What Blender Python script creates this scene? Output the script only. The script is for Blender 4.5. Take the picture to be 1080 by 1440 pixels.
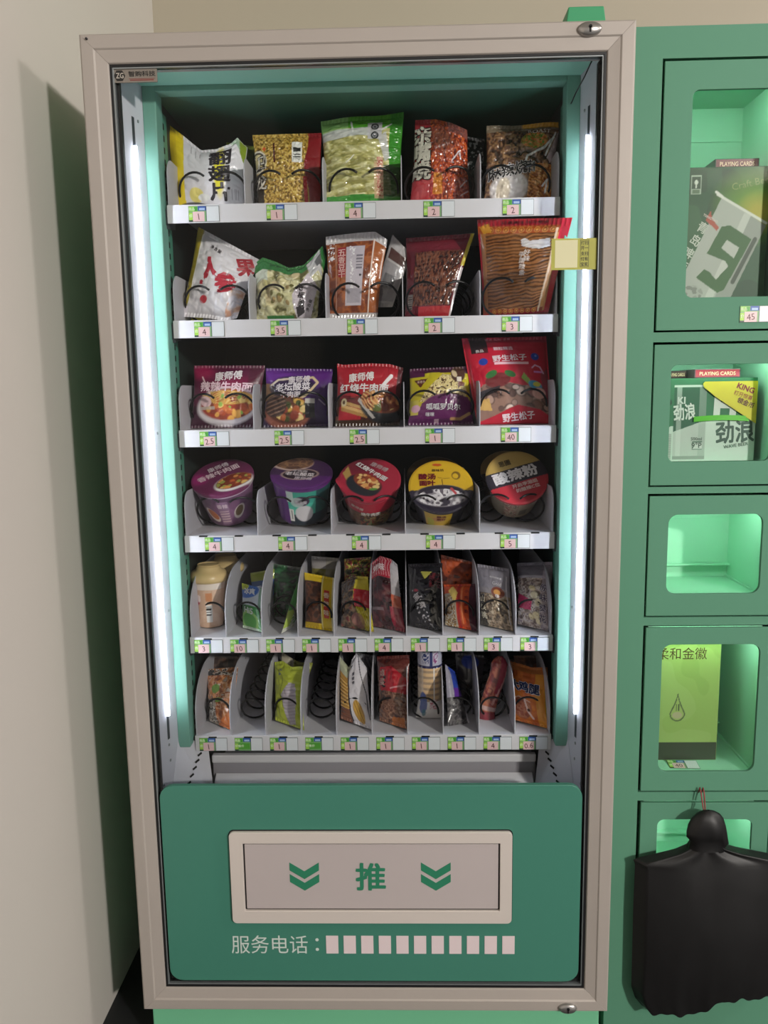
import bpy, bmesh, math, random
import numpy as np
from mathutils import Vector, Matrix

for o in list(bpy.data.objects):
    bpy.data.objects.remove(o)
SC = bpy.context.scene
COL = SC.collection
PI = math.pi

# ------------------------------------------------------------------ camera, world, lights, exposure
FPX = 1120.0                                    # focal length in pixels of the 1080x1440 frame
CAM = Vector((0.0725, -1.4296, 1.3265))
YAW, PITCH, ROLL = -0.0258, 0.1489, -0.0153
_F = Vector((math.sin(YAW)*math.cos(PITCH), math.cos(YAW)*math.cos(PITCH), -math.sin(PITCH)))
_R = Vector((math.cos(YAW), -math.sin(YAW), 0.0))
_U = _R.cross(_F)
CR = math.cos(ROLL)*_R + math.sin(ROLL)*_U
CU = -math.sin(ROLL)*_R + math.cos(ROLL)*_U
cam_data = bpy.data.cameras.new('camera')
cam_data.sensor_fit = 'VERTICAL'
cam_data.sensor_height = 36.0
cam_data.lens = 36.0*FPX/1440.0
cam_data.clip_start = 0.02
cam = bpy.data.objects.new('camera', cam_data)
m3 = Matrix((CR, CU, -_F)).transposed()
cam.matrix_world = Matrix.Translation(CAM) @ m3.to_4x4()
COL.objects.link(cam)
SC.camera = cam

world = bpy.data.worlds.new('world')
SC.world = world
world.use_nodes = True
bgn = world.node_tree.nodes['Background']
bgn.inputs[0].default_value = (1.0, 0.95, 0.90, 1)
bgn.inputs[1].default_value = 0.33

def area(name, loc, target, sx, sy, power, color):
    l = bpy.data.lights.new(name, 'AREA')
    l.shape = 'RECTANGLE'; l.size = sx; l.size_y = sy; l.energy = power; l.color = color
    o = bpy.data.objects.new(name, l); COL.objects.link(o)
    o.location = loc
    o.rotation_euler = (Vector(target)-Vector(loc)).to_track_quat('-Z', 'Y').to_euler()
    return o
area('ceiling_lamp_key', (3.13, -4.20, 2.53), (0.0, 0.0, 1.0), 0.24, 0.24, 200, (1.0, 0.95, 0.90))
area('ceiling_lamp_side', (2.90, -0.84, 2.60), (-0.4, 0.1, 0.8), 0.45, 0.30, 26, (1.0, 0.95, 0.90))
LED_STRENGTH = 42.0

SC.view_settings.view_transform = 'Standard'
SC.view_settings.look = 'None'
SC.view_settings.gamma = 1.0
SC.view_settings.use_curve_mapping = False
SC.view_settings.exposure = 0.0
SC.cycles.use_denoising = True
SC.cycles.max_bounces = 8
SC.cycles.transparent_max_bounces = 12

def at(px, py, Y):
    """world point at depth Y seen at pixel (px, py) of the 1080x1440 photograph"""
    d = _F + CR*((px-540.0)/FPX) + CU*((720.0-py)/FPX)
    return CAM + d*((Y-CAM.y)/d.y)

# ------------------------------------------------------------------ colours and materials
def lin(h):
    if isinstance(h, str):
        h = h.lstrip('#'); v = [int(h[i:i+2], 16)/255.0 for i in (0, 2, 4)]
    else:
        v = h
    return tuple(c/12.92 if c <= 0.04045 else ((c+0.055)/1.055)**2.4 for c in v)
MATS = {}
def _nodes(name):
    m = bpy.data.materials.new(name); m.use_nodes = True
    return m, m.node_tree.nodes, m.node_tree.links, m.node_tree.nodes['Principled BSDF']
def mat(name, color=None, rough=0.5, metal=0.0, vary=0.0, scale=6.0, coat=0.0, bump=0.0, stretch=(1,1,1), spec=0.5):
    if name in MATS: return MATS[name]
    m, N, L, b = _nodes(name)
    c = lin(color)
    b.inputs['Base Color'].default_value = (*c, 1)
    b.inputs['Roughness'].default_value = rough
    b.inputs['Metallic'].default_value = metal
    b.inputs['Coat Weight'].default_value = coat
    b.inputs['Coat Roughness'].default_value = 0.08
    b.inputs['Specular IOR Level'].default_value = spec
    if vary or bump:
        tc = N.new('ShaderNodeTexCoord'); mp = N.new('ShaderNodeMapping'); nz = N.new('ShaderNodeTexNoise')
        mp.inputs['Scale'].default_value = stretch
        nz.inputs['Scale'].default_value = scale; nz.inputs['Detail'].default_value = 4.0
        L.new(tc.outputs['Object'], mp.inputs['Vector']); L.new(mp.outputs[0], nz.inputs['Vector'])
        if vary:
            mr = N.new('ShaderNodeMapRange'); mr.inputs[3].default_value = 1.0-vary; mr.inputs[4].default_value = 1.0+vary
            mx = N.new('ShaderNodeMix'); mx.data_type = 'RGBA'; mx.blend_type = 'MULTIPLY'; mx.inputs[0].default_value = 1.0
            L.new(nz.outputs[0], mr.inputs[0])
            mx.inputs[6].default_value = (*c, 1); L.new(mr.outputs[0], mx.inputs[7])
            L.new(mx.outputs[2], b.inputs['Base Color'])
        if bump:
            bp = N.new('ShaderNodeBump'); bp.inputs['Strength'].default_value = bump; bp.inputs['Distance'].default_value = 0.004
            L.new(nz.outputs[0], bp.inputs['Height']); L.new(bp.outputs[0], b.inputs['Normal'])
    MATS[name] = m
    return m
def emit(name, color, strength):
    if name in MATS: return MATS[name]
    m, N, L, b = _nodes(name)
    b.inputs['Base Color'].default_value = (*lin(color), 1)
    b.inputs['Emission Color'].default_value = (*lin(color), 1)
    b.inputs['Emission Strength'].default_value = strength
    MATS[name] = m
    return m
def glass(name, tint, gloss=1.0, rough=0.02):
    m = bpy.data.materials.new(name); m.use_nodes = True
    N, L = m.node_tree.nodes, m.node_tree.links
    N.clear()
    out = N.new('ShaderNodeOutputMaterial'); mix = N.new('ShaderNodeMixShader')
    tr = N.new('ShaderNodeBsdfTransparent'); gl = N.new('ShaderNodeBsdfGlossy'); fr = N.new('ShaderNodeFresnel')
    tr.inputs[0].default_value = (*tint, 1); gl.inputs['Roughness'].default_value = rough
    gl.inputs['Color'].default_value = (gloss, gloss, gloss, 1); fr.inputs[0].default_value = 1.45
    L.new(fr.outputs[0], mix.inputs[0]); L.new(tr.outputs[0], mix.inputs[1]); L.new(gl.outputs[0], mix.inputs[2])
    L.new(mix.outputs[0], out.inputs[0])
    MATS[name] = m
    return m
def print_mat(name, rough=0.3, coat=0.0, wrinkle=0.0):
    """printed film, card or plastic: the print is stored per vertex"""
    if name in MATS: return MATS[name]
    m, N, L, b = _nodes(name)
    a = N.new('ShaderNodeAttribute'); a.attribute_name = 'Col'
    L.new(a.outputs['Color'], b.inputs['Base Color'])
    b.inputs['Roughness'].default_value = rough
    b.inputs['Coat Weight'].default_value = coat; b.inputs['Coat Roughness'].default_value = 0.06
    if wrinkle:
        tc = N.new('ShaderNodeTexCoord'); nz = N.new('ShaderNodeTexNoise'); bp = N.new('ShaderNodeBump')
        nz.inputs['Scale'].default_value = 55.0; nz.inputs['Detail'].default_value = 2.5; nz.inputs['Distortion'].default_value = 1.2
        bp.inputs['Strength'].default_value = wrinkle; bp.inputs['Distance'].default_value = 0.004
        L.new(tc.outputs['Object'], nz.inputs['Vector']); L.new(nz.outputs[0], bp.inputs['Height']); L.new(bp.outputs[0], b.inputs['Normal'])
    MATS[name] = m
    return m
def ink(h):
    return mat('ink_'+h.lstrip('#'), h, 0.4)

M_WALLB = mat('wall_paint_dimmed', '#aaa190', 0.7, vary=0.05, scale=1.6, bump=0.05)  # wall paint darkened: the back wall's dimmer light is put into the colour
M_WALL = mat('wall_paint', '#cbc4bd', 0.62, vary=0.05, scale=1.6, bump=0.05)
M_FLOOR = mat('dark_floor', '#17181a', 0.6, vary=0.2, scale=9)
M_CEIL = mat('ceiling_paint', '#d4cec4', 0.8, vary=0.03)
M_ALU = mat('brushed_aluminium_frame', '#a69e97', 0.52, 0.12, vary=0.05, scale=5, stretch=(1, 1, 1))
M_BLACK = mat('black_rubber', '#0d0d10', 0.5, vary=0.1)
M_GREY = mat('grey_rubber', '#3a3a3e', 0.45, vary=0.1)
M_SPACER = mat('spacer_metal', '#9aa0a2', 0.35, 0.6, vary=0.05)
M_MINT = mat('mint_paint', '#70a694', 0.5, vary=0.03, scale=3)
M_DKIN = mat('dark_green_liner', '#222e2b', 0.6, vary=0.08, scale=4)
M_GREEN = mat('green_cabinet_paint', '#55886f', 0.62, vary=0.04, scale=2.2, spec=0.25)
M_BODY = mat('pale_green_cabinet_paint', '#6fb890', 0.45, vary=0.04, scale=2.2)
M_LKIN = mat('locker_liner_paint', '#a2dcbe', 0.5, vary=0.03, scale=3)
M_PANELG = mat('service_panel_green', '#3f7b6a', 0.42, vary=0.04, scale=2.5)
M_WHITE = mat('white_metal', '#d6d6de', 0.7, vary=0.03, scale=5)
M_TRAY = mat('tray_white', '#d9d8dc', 0.45, vary=0.04, scale=6)
M_DIV = mat('divider_grey', '#bcbbc1', 0.5, vary=0.04, scale=6)
M_BRACKET = mat('dark_bracket_metal', '#4b4e55', 0.4, 0.5, vary=0.08)
M_FLAP = mat('flap_silver', '#bdb3b2', 0.42, 0.15, vary=0.04, scale=3)
M_FLAPF = mat('flap_frame_silver', '#d2c9c2', 0.4, 0.15, vary=0.04, scale=3)
M_WIRE = mat('black_wire', '#08080a', 0.35, vary=0.05)
M_CHROME = mat('lock_chrome', '#a8a5a2', 0.3, 0.8, vary=0.05)
M_SLOT = mat('slot_dark', '#0a0c0c', 0.8, vary=0.05)
M_LED = emit('led_tube_glow', '#e9f1ff', LED_STRENGTH)
M_GLASS = glass('door_glass', (0.985, 0.99, 0.985), 0.22)
M_FILM = print_mat('printed_film', 0.30, 0.35, 0.18)
M_CLEAR = print_mat('clear_film_print', 0.20, 0.9, 0.40)
M_MATTE = print_mat('printed_card', 0.5, 0.0)

# ------------------------------------------------------------------ mesh helpers
def link(o, parent=None):
    COL.objects.link(o)
    if parent is not None: o.parent = parent
    return o
def tag(o, label=None, cat=None, group=None, kind=None):
    if label: o['label'] = label
    if cat: o['category'] = cat
    if group: o['group'] = group
    if kind: o['kind'] = kind
    return o
def empty(name, loc=(0, 0, 0)):
    o = bpy.data.objects.new(name, None); o.empty_display_size = 0.02; o.location = loc
    return link(o)
class MB:
    """collects polygons; build() links them as one mesh object"""
    def __init__(s): s.v = []; s.f = []; s.mi = []; s.cur = 0; s.mats = []
    def use(s, m):
        if m not in s.mats: s.mats.append(m)
        s.cur = s.mats.index(m); return s
    def poly(s, pts):
        b = len(s.v); s.v += [tuple(p) for p in pts]; s.f.append(tuple(range(b, b+len(pts)))); s.mi.append(s.cur); return s
    def raw(s, vs, fs):
        b = len(s.v); s.v += [tuple(p) for p in vs]
        for f in fs: s.f.append(tuple(b+i for i in f)); s.mi.append(s.cur)
        return s
    def box(s, x0, x1, y0, y1, z0, z1):
        return s.raw([(x0,y0,z0),(x1,y0,z0),(x1,y1,z0),(x0,y1,z0),(x0,y0,z1),(x1,y0,z1),(x1,y1,z1),(x0,y1,z1)],
                     [(0,3,2,1),(4,5,6,7),(0,1,5,4),(1,2,6,5),(2,3,7,6),(3,0,4,7)])
    def prism(s, pts, axis, a0, a1):
        """closed outline pts (2D) extruded along axis ('x','y','z') from a0 to a1"""
        def P(p, a):
            return {'x': (a, p[0], p[1]), 'y': (p[0], a, p[1]), 'z': (p[0], p[1], a)}[axis]
        n = len(pts); vs = [P(p, a0) for p in pts]+[P(p, a1) for p in pts]
        fs = [tuple(range(n)), tuple(range(2*n-1, n-1, -1))]+[(i, i+n, (i+1) % n+n, (i+1) % n) for i in range(n)]
        return s.raw(vs, fs)
    def lathe(s, prof, seg=24, c=(0, 0, 0), axis='z', closed=True):
        n = len(prof); vs = []; fs = []
        for k in range(seg):
            a = 2*PI*k/seg; ca, sa = math.cos(a), math.sin(a)
            for r, h in prof:
                p = {'z': (r*ca, r*sa, h), 'y': (r*ca, h, r*sa), 'x': (h, r*ca, r*sa)}[axis]
                vs.append((p[0]+c[0], p[1]+c[1], p[2]+c[2]))
        for k in range(seg):
            k2 = (k+1) % seg
            for i in range(n-1): fs.append((k*n+i, k2*n+i, k2*n+i+1, k*n+i+1))
        return s.raw(vs, fs)
    def tube(s, pts, r, seg=6):
        pts = [Vector(p) for p in pts]; vs = []; fs = []
        up = Vector((0.13, 0.29, 0.95)); n = len(pts)
        for i, p in enumerate(pts):
            d = (pts[min(i+1, n-1)]-pts[max(i-1, 0)]).normalized()
            a = d.cross(up).normalized(); b = d.cross(a)
            rr = r[i] if isinstance(r, (list, tuple)) else r
            for k in range(seg):
                t = 2*PI*k/seg; vs.append(p+a*(math.cos(t)*rr)+b*(math.sin(t)*rr))
        for i in range(n-1):
            for k in range(seg):
                k2 = (k+1) % seg; fs.append((i*seg+k, i*seg+k2, (i+1)*seg+k2, (i+1)*seg+k))
        fs.append(tuple(range(seg))[::-1]); fs.append(tuple((n-1)*seg+k for k in range(seg)))
        return s.raw(vs, fs)
    def mesh(s, name, smooth=False, fix=True, origin=(0, 0, 0)):
        me = bpy.data.meshes.new(name)
        ox, oy, oz = origin
        me.from_pydata([(x-ox, y-oy, z-oz) for x, y, z in s.v], [], s.f)
        for m in s.mats: me.materials.append(m)
        if len(s.mats) > 1: me.polygons.foreach_set('material_index', s.mi)
        if fix:
            bm = bmesh.new(); bm.from_mesh(me); bmesh.ops.recalc_face_normals(bm, faces=bm.faces); bm.to_mesh(me); bm.free()
        if smooth: me.polygons.foreach_set('use_smooth', [True]*len(me.polygons))
        me.update()
        return me
    def build(s, name, parent=None, m=None, smooth=False, fix=True, bevel=0.0, loc=None):
        """loc: the object's origin in the space the points are given in"""
        if m is not None: s.mats = [m]; s.mi = [0]*len(s.f)
        me = s.mesh(name, smooth, fix, loc or (0, 0, 0))
        o = link(bpy.data.objects.new(name, me), parent)
        if loc: o.location = loc
        if bevel:
            md = o.modifiers.new('bevel', 'BEVEL'); md.width = bevel; md.segments = 2; md.limit_method = 'ANGLE'; md.angle_limit = 0.7
        return o
def inst(name, me, parent=None, loc=(0, 0, 0), rot=(0, 0, 0)):
    o = link(bpy.data.objects.new(name, me), parent); o.location = loc; o.rotation_euler = rot
    return o
def rrect(x0, x1, z0, z1, r, n=6):
    pts = []
    for cx, cz, a0 in ((x1-r, z1-r, 0), (x0+r, z1-r, 90), (x0+r, z0+r, 180), (x1-r, z0+r, 270)):
        for k in range(n+1):
            a = math.radians(a0+90*k/n); pts.append((cx+r*math.cos(a), cz+r*math.sin(a)))
    return pts
_tc = {}
def stroke_offsets(b):
    return [(0, 0)] if b < 0.008 else [(b*math.cos(a), b*math.sin(a)) for a in (0.6, 0.6+PI/2, 0.6+PI, 0.6+PI*1.5)]
def text_geo(body):
    """outline mesh of a line of writing: vertices (unit size, centred) and faces"""
    key = body
    if key not in _tc:
        c = bpy.data.curves.new('t', 'FONT'); c.body = body; c.resolution_u = 2
        o = bpy.data.objects.new('t', c); me = o.to_mesh()
        V = np.array([v.co[:2] for v in me.vertices]).reshape(-1, 2); Fc = [tuple(p.vertices) for p in me.polygons]
        o.to_mesh_clear(); bpy.data.objects.remove(o); bpy.data.curves.remove(c)
        lo, hi = V.min(0), V.max(0)
        _tc[key] = (V-(lo+hi)/2, Fc, hi-lo)
    return _tc[key]
def text_flat(mb, body, cx, cz, h, y, m, bold=0.015, sx=1.0, rot=0.0, width=None):
    """writing on a vertical plane facing -Y: fits height h (or width) centred at (cx, cz)"""
    V, Fc, sz = text_geo(body)
    k = h/sz[1]; kx = k*sx if width is None else width/sz[0]
    c, s_ = math.cos(rot), math.sin(rot)
    mb.use(m)
    for i, (dx, dz) in enumerate(stroke_offsets(bold)):
        mb.raw([(cx+c*(v[0]+dx)*kx-s_*(v[1]+dz)*k, y-0.00006*i, cz+s_*(v[0]+dx)*kx+c*(v[1]+dz)*k) for v in V], Fc)
# ------------------------------------------------------------------ the setting
def slab(name, mb, m, label=None):
    return tag(mb.build(name, None, m), label, None, None, 'structure')
XW, YB_, ZC = -0.585, 0.86, 2.75
slab('floor', MB().box(XW-0.1, 4.0, -5.2, YB_+0.1, -0.05, 0.0), M_FLOOR)
slab('ceiling', MB().box(XW-0.1, 4.0, -5.2, YB_+0.1, ZC, ZC+0.05), M_CEIL)
slab('wall_left', MB().box(XW-0.1, XW, -5.2, YB_+0.1, 0.0, ZC), M_WALL)
slab('wall_back', MB().box(XW, 4.0, YB_, YB_+0.1, 0.0, ZC), M_WALLB)

# ------------------------------------------------------------------ vending machine
HW, ZB, ZT = 0.4656, 0.10, 1.93
VM = tag(empty('vending_machine', (0, 0.4, 0)), 'tall mint green glass-front snack vending machine with silver frame', 'vending machine')
OFF = Vector((0, -0.4, 0))                      # parts are given in world coordinates
VMI = Matrix.Translation(-Vector((0, 0.4, 0)))
def vm(o):
    o.parent = VM; o.matrix_parent_inverse = VMI
    return o
# cabinet: hollow body of sheets
cab = MB()
cab.box(-0.455, -0.43, 0.047, 0.82, 0.02, 1.93)
cab.box(0.43, 0.455, 0.047, 0.82, 0.02, 1.93)
cab.box(-0.43, 0.43, 0.80, 0.82, 0.02, 1.93)
cab.box(-0.43, 0.43, 0.047, 0.80, 1.905, 1.93)
cab.box(-0.43, 0.43, 0.047, 0.80, 0.02, 0.12)
vm(cab.build('cabinet_body', None, M_BODY))
vm(MB().box(-0.452, 0.452, 0.012, 0.047, 0.015, 0.094).build('kick_plate', None, M_BODY, bevel=0.003))
for x in (-0.40, 0.40):
    vm(MB().lathe([(0, 0), (0.022, 0), (0.022, 0.006), (0.010, 0.010), (0.010, 0.022), (0, 0.022)], 16, (x, 0.12, 0)).build('foot', None, M_BRACKET))
# mitred door rails
RP = [(0.0, 0.0475), (0.0, 0.003), (0.003, 0.0), (0.023, 0.0), (0.0255, 0.0025), (0.0445, 0.006), (0.0460, 0.0085), (0.0460, 0.0475)]
def corner(i, d, y, w=HW, zt=ZT, zb=ZB):
    sx = (-1, 1, 1, -1)[i]; top = i < 2
    return (sx*(w-d), y, (zt-d) if top else (zb+d))
for i in range(4):
    j = (i+1) % 4
    A = [corner(i, d, y) for d, y in RP]; B = [corner(j, d, y) for d, y in RP]
    n = len(RP); mb = MB()
    mb.raw(A+B, [(k, k+n, (k+1) % n+n, (k+1) % n) for k in range(n)]+[tuple(range(n))[::-1], tuple(range(n, 2*n))])
    vm(mb.build('frame_rail', None, M_ALU, bevel=0.0006))
def ring(d0, d1, y0, y1, m, name, sides=(0, 1, 2, 3)):
    mb = MB()
    for i in sides:
        j = (i+1) % 4
        A = [corner(i, d0, y0), corner(i, d1, y0), corner(i, d1, y1), corner(i, d0, y1)]
        B = [corner(j, d0, y0), corner(j, d1, y0), corner(j, d1, y1), corner(j, d0, y1)]
        mb.raw(A+B, [(k, k+4, (k+1) % 4+4, (k+1) % 4) for k in range(4)])
    return vm(mb.build(name, None, m))
ring(0.0460, 0.0498, 0.009, 0.024, M_BLACK, 'glass_seal')
ring(0.0498, 0.0522, 0.011, 0.024, M_SPACER, 'glass_spacer')
ring(0.0522, 0.0575, 0.0205, 0.029, M_BLACK, 'inner_gasket', (1, 2, 3))
pane = MB().box(-(HW-0.0522), HW-0.0522, 0.0165, 0.0200, ZB+0.0522, ZT-0.0522)
vm(pane.build('glass_pane', None, M_GLASS))
# locks
for (lx, lz, s) in ((0.388, 1.9155, 1.0), (0.386, 0.1105, 0.92)):
    mb = MB().lathe([(0.0, -0.007), (0.0165*s, -0.007), (0.0195*s, -0.004), (0.0200*s, 0.001)], 28, (0, 0, 0), 'y')
    for i, (x, y, z) in enumerate(mb.v): mb.v[i] = (lx+x, y, lz+z*0.56)
    lk = vm(mb.build('lock', None, M_CHROME, smooth=True))
    kh = MB().lathe([(0, -0.0012), (0.0028, -0.0012), (0.0028, 0.002)], 12, (lx, -0.0072, lz+0.002), 'y').box(lx-0.0013, lx+0.0013, -0.0084, -0.0062, lz-0.0065, lz+0.002)
    k = kh.build('keyhole', None, M_SLOT); k.parent = lk
mb = MB().lathe([(0.0, -0.004), (0.0018, -0.003), (0.002, 0.0)], 10, (-0.452, 0, 1.9215), 'y')
vm(mb.build('corner_screw', None, M_BLACK))
# maker's plate
lp = vm(MB().box(-0.4175, -0.3402, 0.0135, 0.0160, 1.8565, 1.8785).build('maker_plate', None, mat('maker_plate_silver', '#8d867e', 0.35, 0.5, vary=0.06)))
mb = MB().use(ink('#22201e'))
cx, cz = -0.4045, 1.8675
mb.poly([(cx+0.0098*math.cos(math.radians(60*k)), 0.0132, cz+0.0098*math.sin(math.radians(60*k))) for k in range(6)])
text_flat(mb, 'ZG', cx+0.0005, cz, 0.0085, 0.0129, ink('#b9b2a8'), 0.02, rot=0.0, sx=0.8)
text_flat(mb, '智购科技', -0.3660, 1.8700, 0.0085, 0.0132, ink('#22201e'), 0.02, width=0.046)
mb.use(ink('#7d2a24')).poly([(-0.389, 0.0132, 1.8625), (-0.344, 0.0132, 1.8625), (-0.344, 0.0132, 1.8618), (-0.389, 0.0132, 1.8618)])
mb.poly([(-0.387, 0.0132, 1.8606), (-0.346, 0.0132, 1.8606), (-0.346, 0.0132, 1.8592), (-0.387, 0.0132, 1.8592)])
o = mb.build('plate_lettering', None, fix=False); o.parent = lp
# pay sticker on the glass: yellow, its code left blank
st = vm(MB().box(0.3337, 0.4122, 0.0158, 0.0163, 1.5335, 1.5862).build('pay_sticker', None, mat('sticker_yellow', '#a3a13c', 0.45, vary=0.05)))
mb = MB().use(mat('sticker_blank', '#cbc79f', 0.5, vary=0.03))
mb.poly([(0.3400, 0.0156, 1.5370), (0.3790, 0.0156, 1.5370), (0.3790, 0.0156, 1.5835), (0.3400, 0.0156, 1.5835)])
fr = [(0.3835, 0.3985, 1.5378, 1.5835)]
for x0, x1, z0, z1 in fr:
    mb.use(ink('#26260f'))
    for a in ((x0, x0+0.0006, z0, z1), (x1-0.0006, x1, z0, z1), (x0, x1, z0, z0+0.0006), (x0, x1, z1-0.0006, z1)):
        mb.poly([(a[0], 0.0156, a[2]), (a[1], 0.0156, a[2]), (a[1], 0.0156, a[3]), (a[0], 0.0156, a[3])])
    for k, r in enumerate(('打扫', '开一', '支扫', '付有', '宝奖')):
        text_flat(mb, r, (x0+x1)/2, z1-0.0050-0.0090*k, 0.0066, 0.0155, ink('#26260f'), 0.015, width=0.0125)
o = mb.build('sticker_lettering', None, fix=False); o.parent = st

# lining: side panels with lamps, posts, walls
for sx in (-1, 1):
    mb = MB().raw([(sx*0.4205, 0.030, 0.125), (sx*0.4010, 0.122, 0.125), (sx*0.4010, 0.122, 1.895), (sx*0.4205, 0.030, 1.895),
                   (sx*0.4240, 0.030, 0.125), (sx*0.4240, 0.122, 0.125), (sx*0.4240, 0.122, 1.895), (sx*0.4240, 0.030, 1.895)],
                  [(0, 1, 2, 3), (4, 7, 6, 5), (0, 4, 5, 1), (3, 2, 6, 7), (0, 3, 7, 4), (1, 5, 6, 2)])
    sp = vm(mb.build('side_panel', None, M_WHITE))
    def P(y, z, off=0.0):                       # point on the panel's inner face
        x = 0.4205-(y-0.030)/0.092*0.0195
        return (sx*(x-off), y, z)
    ch = MB().raw([P(0.080, 0.64, 0.0004), P(0.089, 0.64, 0.0004), P(0.089, 1.825, 0.0004), P(0.080, 1.825, 0.0004)], [(0, 1, 2, 3)])
    c_ = ch.build('lamp_channel', None, M_BRACKET); c_.parent = sp
    # lamp
    z0, z1 = 0.690, 1.775
    mb = MB()
    prof = [(0.0012, -0.0034), (0.0036, -0.0024), (0.0046, 0.0), (0.0036, 0.0024), (0.0012, 0.0034)]
    vs = [P(0.0845+w, z, d) for z in (z0, z1) for d, w in prof]; n = len(prof)
    mb.raw(vs, [(k, k+1, k+1+n, k+n) for k in range(n-1)]+[tuple(range(n)), tuple(range(n, 2*n))])
    lt = mb.build('led_tube', None, M_LED); lt.parent = sp
    for y, z in ((0.040, 1.862), (0.102, 1.822), (0.038, 1.36), (0.108, 1.255), (0.112, 0.90), (0.045, 0.655), (0.084, 0.628), (0.086, 0.594), (0.056, 0.556)):
        q = P(y, z)
        s_ = MB().lathe([(0, 0.0), (0.0026, 0.0006), (0.0032, 0.0025)], 8, (0, 0, 0), 'x')
        s_.v = [(q[0]-sx*(0.0022-vx) if sx > 0 else q[0]+(0.0022-vx), q[1]+vy, q[2]+vz) for vx, vy, vz in s_.v]
        s2 = s_.build('screw', None, M_SPACER); s2.parent = sp
    # gusset under the post, funnelling to the delivery bay, with slots
    A = Vector((sx*0.4010, 0.121, 0.622)); B = Vector((sx*0.352, 0.165, 0.598)); Cc = Vector((sx*0.338, 0.150, 0.470)); Dd = Vector((sx*0.412, 0.060, 0.470))
    th = Vector((sx*0.002, 0.002, -0.001))
    gq = MB().raw([A, B, Cc, Dd, A+th, B+th, Cc+th, Dd+th], [(0, 1, 2, 3), (7, 6, 5, 4), (0, 4, 5, 1), (1, 5, 6, 2), (2, 6, 7, 3), (3, 7, 4, 0)])
    gs = vm(gq.build('gusset', None, M_WHITE))
    nrm = (B-A).cross(Dd-A).normalized()
    if nrm.y > 0: nrm = -nrm
    for k in range(9):
        u = 0.86-0.030*min(k, 2)-0.075*max(0, k-2)
        v = 0.06+0.022*min(k, 2)+0.095*max(0, k-2)
        c0 = A.lerp(B, u).lerp(Dd.lerp(Cc, u*0.92), v)+nrm*0.0006
        du = (B-A).normalized()*0.0042+(Dd-A).normalized()*(-0.0035); dv = (Dd-A).normalized()*0.0018+(B-A).normalized()*0.0012
        s_ = MB().raw([c0-du-dv, c0+du-dv, c0+du+dv, c0-du+dv], [(0, 1, 2, 3)])
        s2 = s_.build('slot', None, M_SLOT); s2.parent = gs
    vm(MB().box(min(sx*0.401, sx*0.376), max(sx*0.401, sx*0.376), 0.120, 0.160, 0.605, 1.895).build('post', None, M_MINT, bevel=0.002))
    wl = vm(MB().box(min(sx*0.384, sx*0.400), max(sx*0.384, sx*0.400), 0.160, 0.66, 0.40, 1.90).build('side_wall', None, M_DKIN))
    rail = vm(MB().box(min(sx*0.3805, sx*0.384), max(sx*0.3805, sx*0.384), 0.1605, 0.200, 0.60, 1.86).build('slotted_rail', None, mat('rail_green', '#4a8f78', 0.45, vary=0.05)))
    sm = MB().box(-0.0004, 0.0004, -0.004, 0.004, -0.0055, 0.0055).use(M_SLOT).mesh('slot')
    sm.materials.clear(); sm.materials.append(M_SLOT)
    for k in range(57):
        s2 = inst('slot', sm, rail, (sx*0.3803, 0.176, 0.615+0.0218*k))
# top fascia and ceiling, back wall
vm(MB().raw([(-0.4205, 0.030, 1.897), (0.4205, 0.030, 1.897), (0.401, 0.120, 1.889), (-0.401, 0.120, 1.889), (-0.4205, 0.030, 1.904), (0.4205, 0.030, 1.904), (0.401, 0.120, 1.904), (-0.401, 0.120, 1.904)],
            [(0, 1, 2, 3), (4, 7, 6, 5), (0, 4, 5, 1), (1, 5, 6, 2), (2, 6, 7, 3), (3, 7, 4, 0)]).build('top_fascia', None, mat('lit_mint_fascia', '#97d2bc', 0.5, vary=0.03)))  # mint paint lightened here: the fascia's brighter lighting is put into its colour
vm(MB().box(-0.3765, 0.3765, 0.120, 0.150, 1.8790, 1.8895).build('top_lip', None, M_MINT, bevel=0.0015))
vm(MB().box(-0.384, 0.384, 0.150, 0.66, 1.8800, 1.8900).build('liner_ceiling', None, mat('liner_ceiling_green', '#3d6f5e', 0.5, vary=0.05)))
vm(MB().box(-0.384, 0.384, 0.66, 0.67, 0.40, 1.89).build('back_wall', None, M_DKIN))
# cable in the top right corner
vm(MB().tube([at(832, 86, 0.035), at(822, 108, 0.055), at(810, 130, 0.09), at(802, 148, 0.125), at(796, 165, 0.155), at(797, 185, 0.18)], 0.0012).build('lamp_cable', None, M_WIRE, smooth=True))
# delivery bay under the lowest tray
vm(MB().box(-0.376, 0.376, 0.20, 0.66, 0.445, 0.455).build('bay_floor', None, M_WHITE))
vm(MB().box(-0.345, 0.345, 0.165, 0.180, 0.548, 0.566).build('bay_bar', None, M_TRAY, bevel=0.003))
vm(MB().box(-0.345, 0.345, 0.176, 0.20, 0.44, 0.548).build('bay_back_plate', None, mat('bay_grey', '#9b989e', 0.45, vary=0.05)))
vm(MB().raw([(-0.338, 0.085, 0.47), (0.338, 0.085, 0.47), (0.338, 0.172, 0.522), (-0.338, 0.172, 0.522), (-0.338, 0.085, 0.462), (0.338, 0.085, 0.462), (0.338, 0.172, 0.514), (-0.338, 0.172, 0.514)],
            [(0, 1, 2, 3), (4, 7, 6, 5), (0, 4, 5, 1), (1, 5, 6, 2), (2, 6, 7, 3), (3, 7, 4, 0)]).build('chute_plate', None, M_TRAY))

# service panel with push flap
pn = vm(MB().prism(rrect(-0.4085, 0.4070, 0.1630, 0.5800, 0.026), 'y', 0.005, 0.0155).build('service_panel', None, M_PANELG, bevel=0.001))
def sub(o, p):
    o.parent = p
    return o
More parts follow.
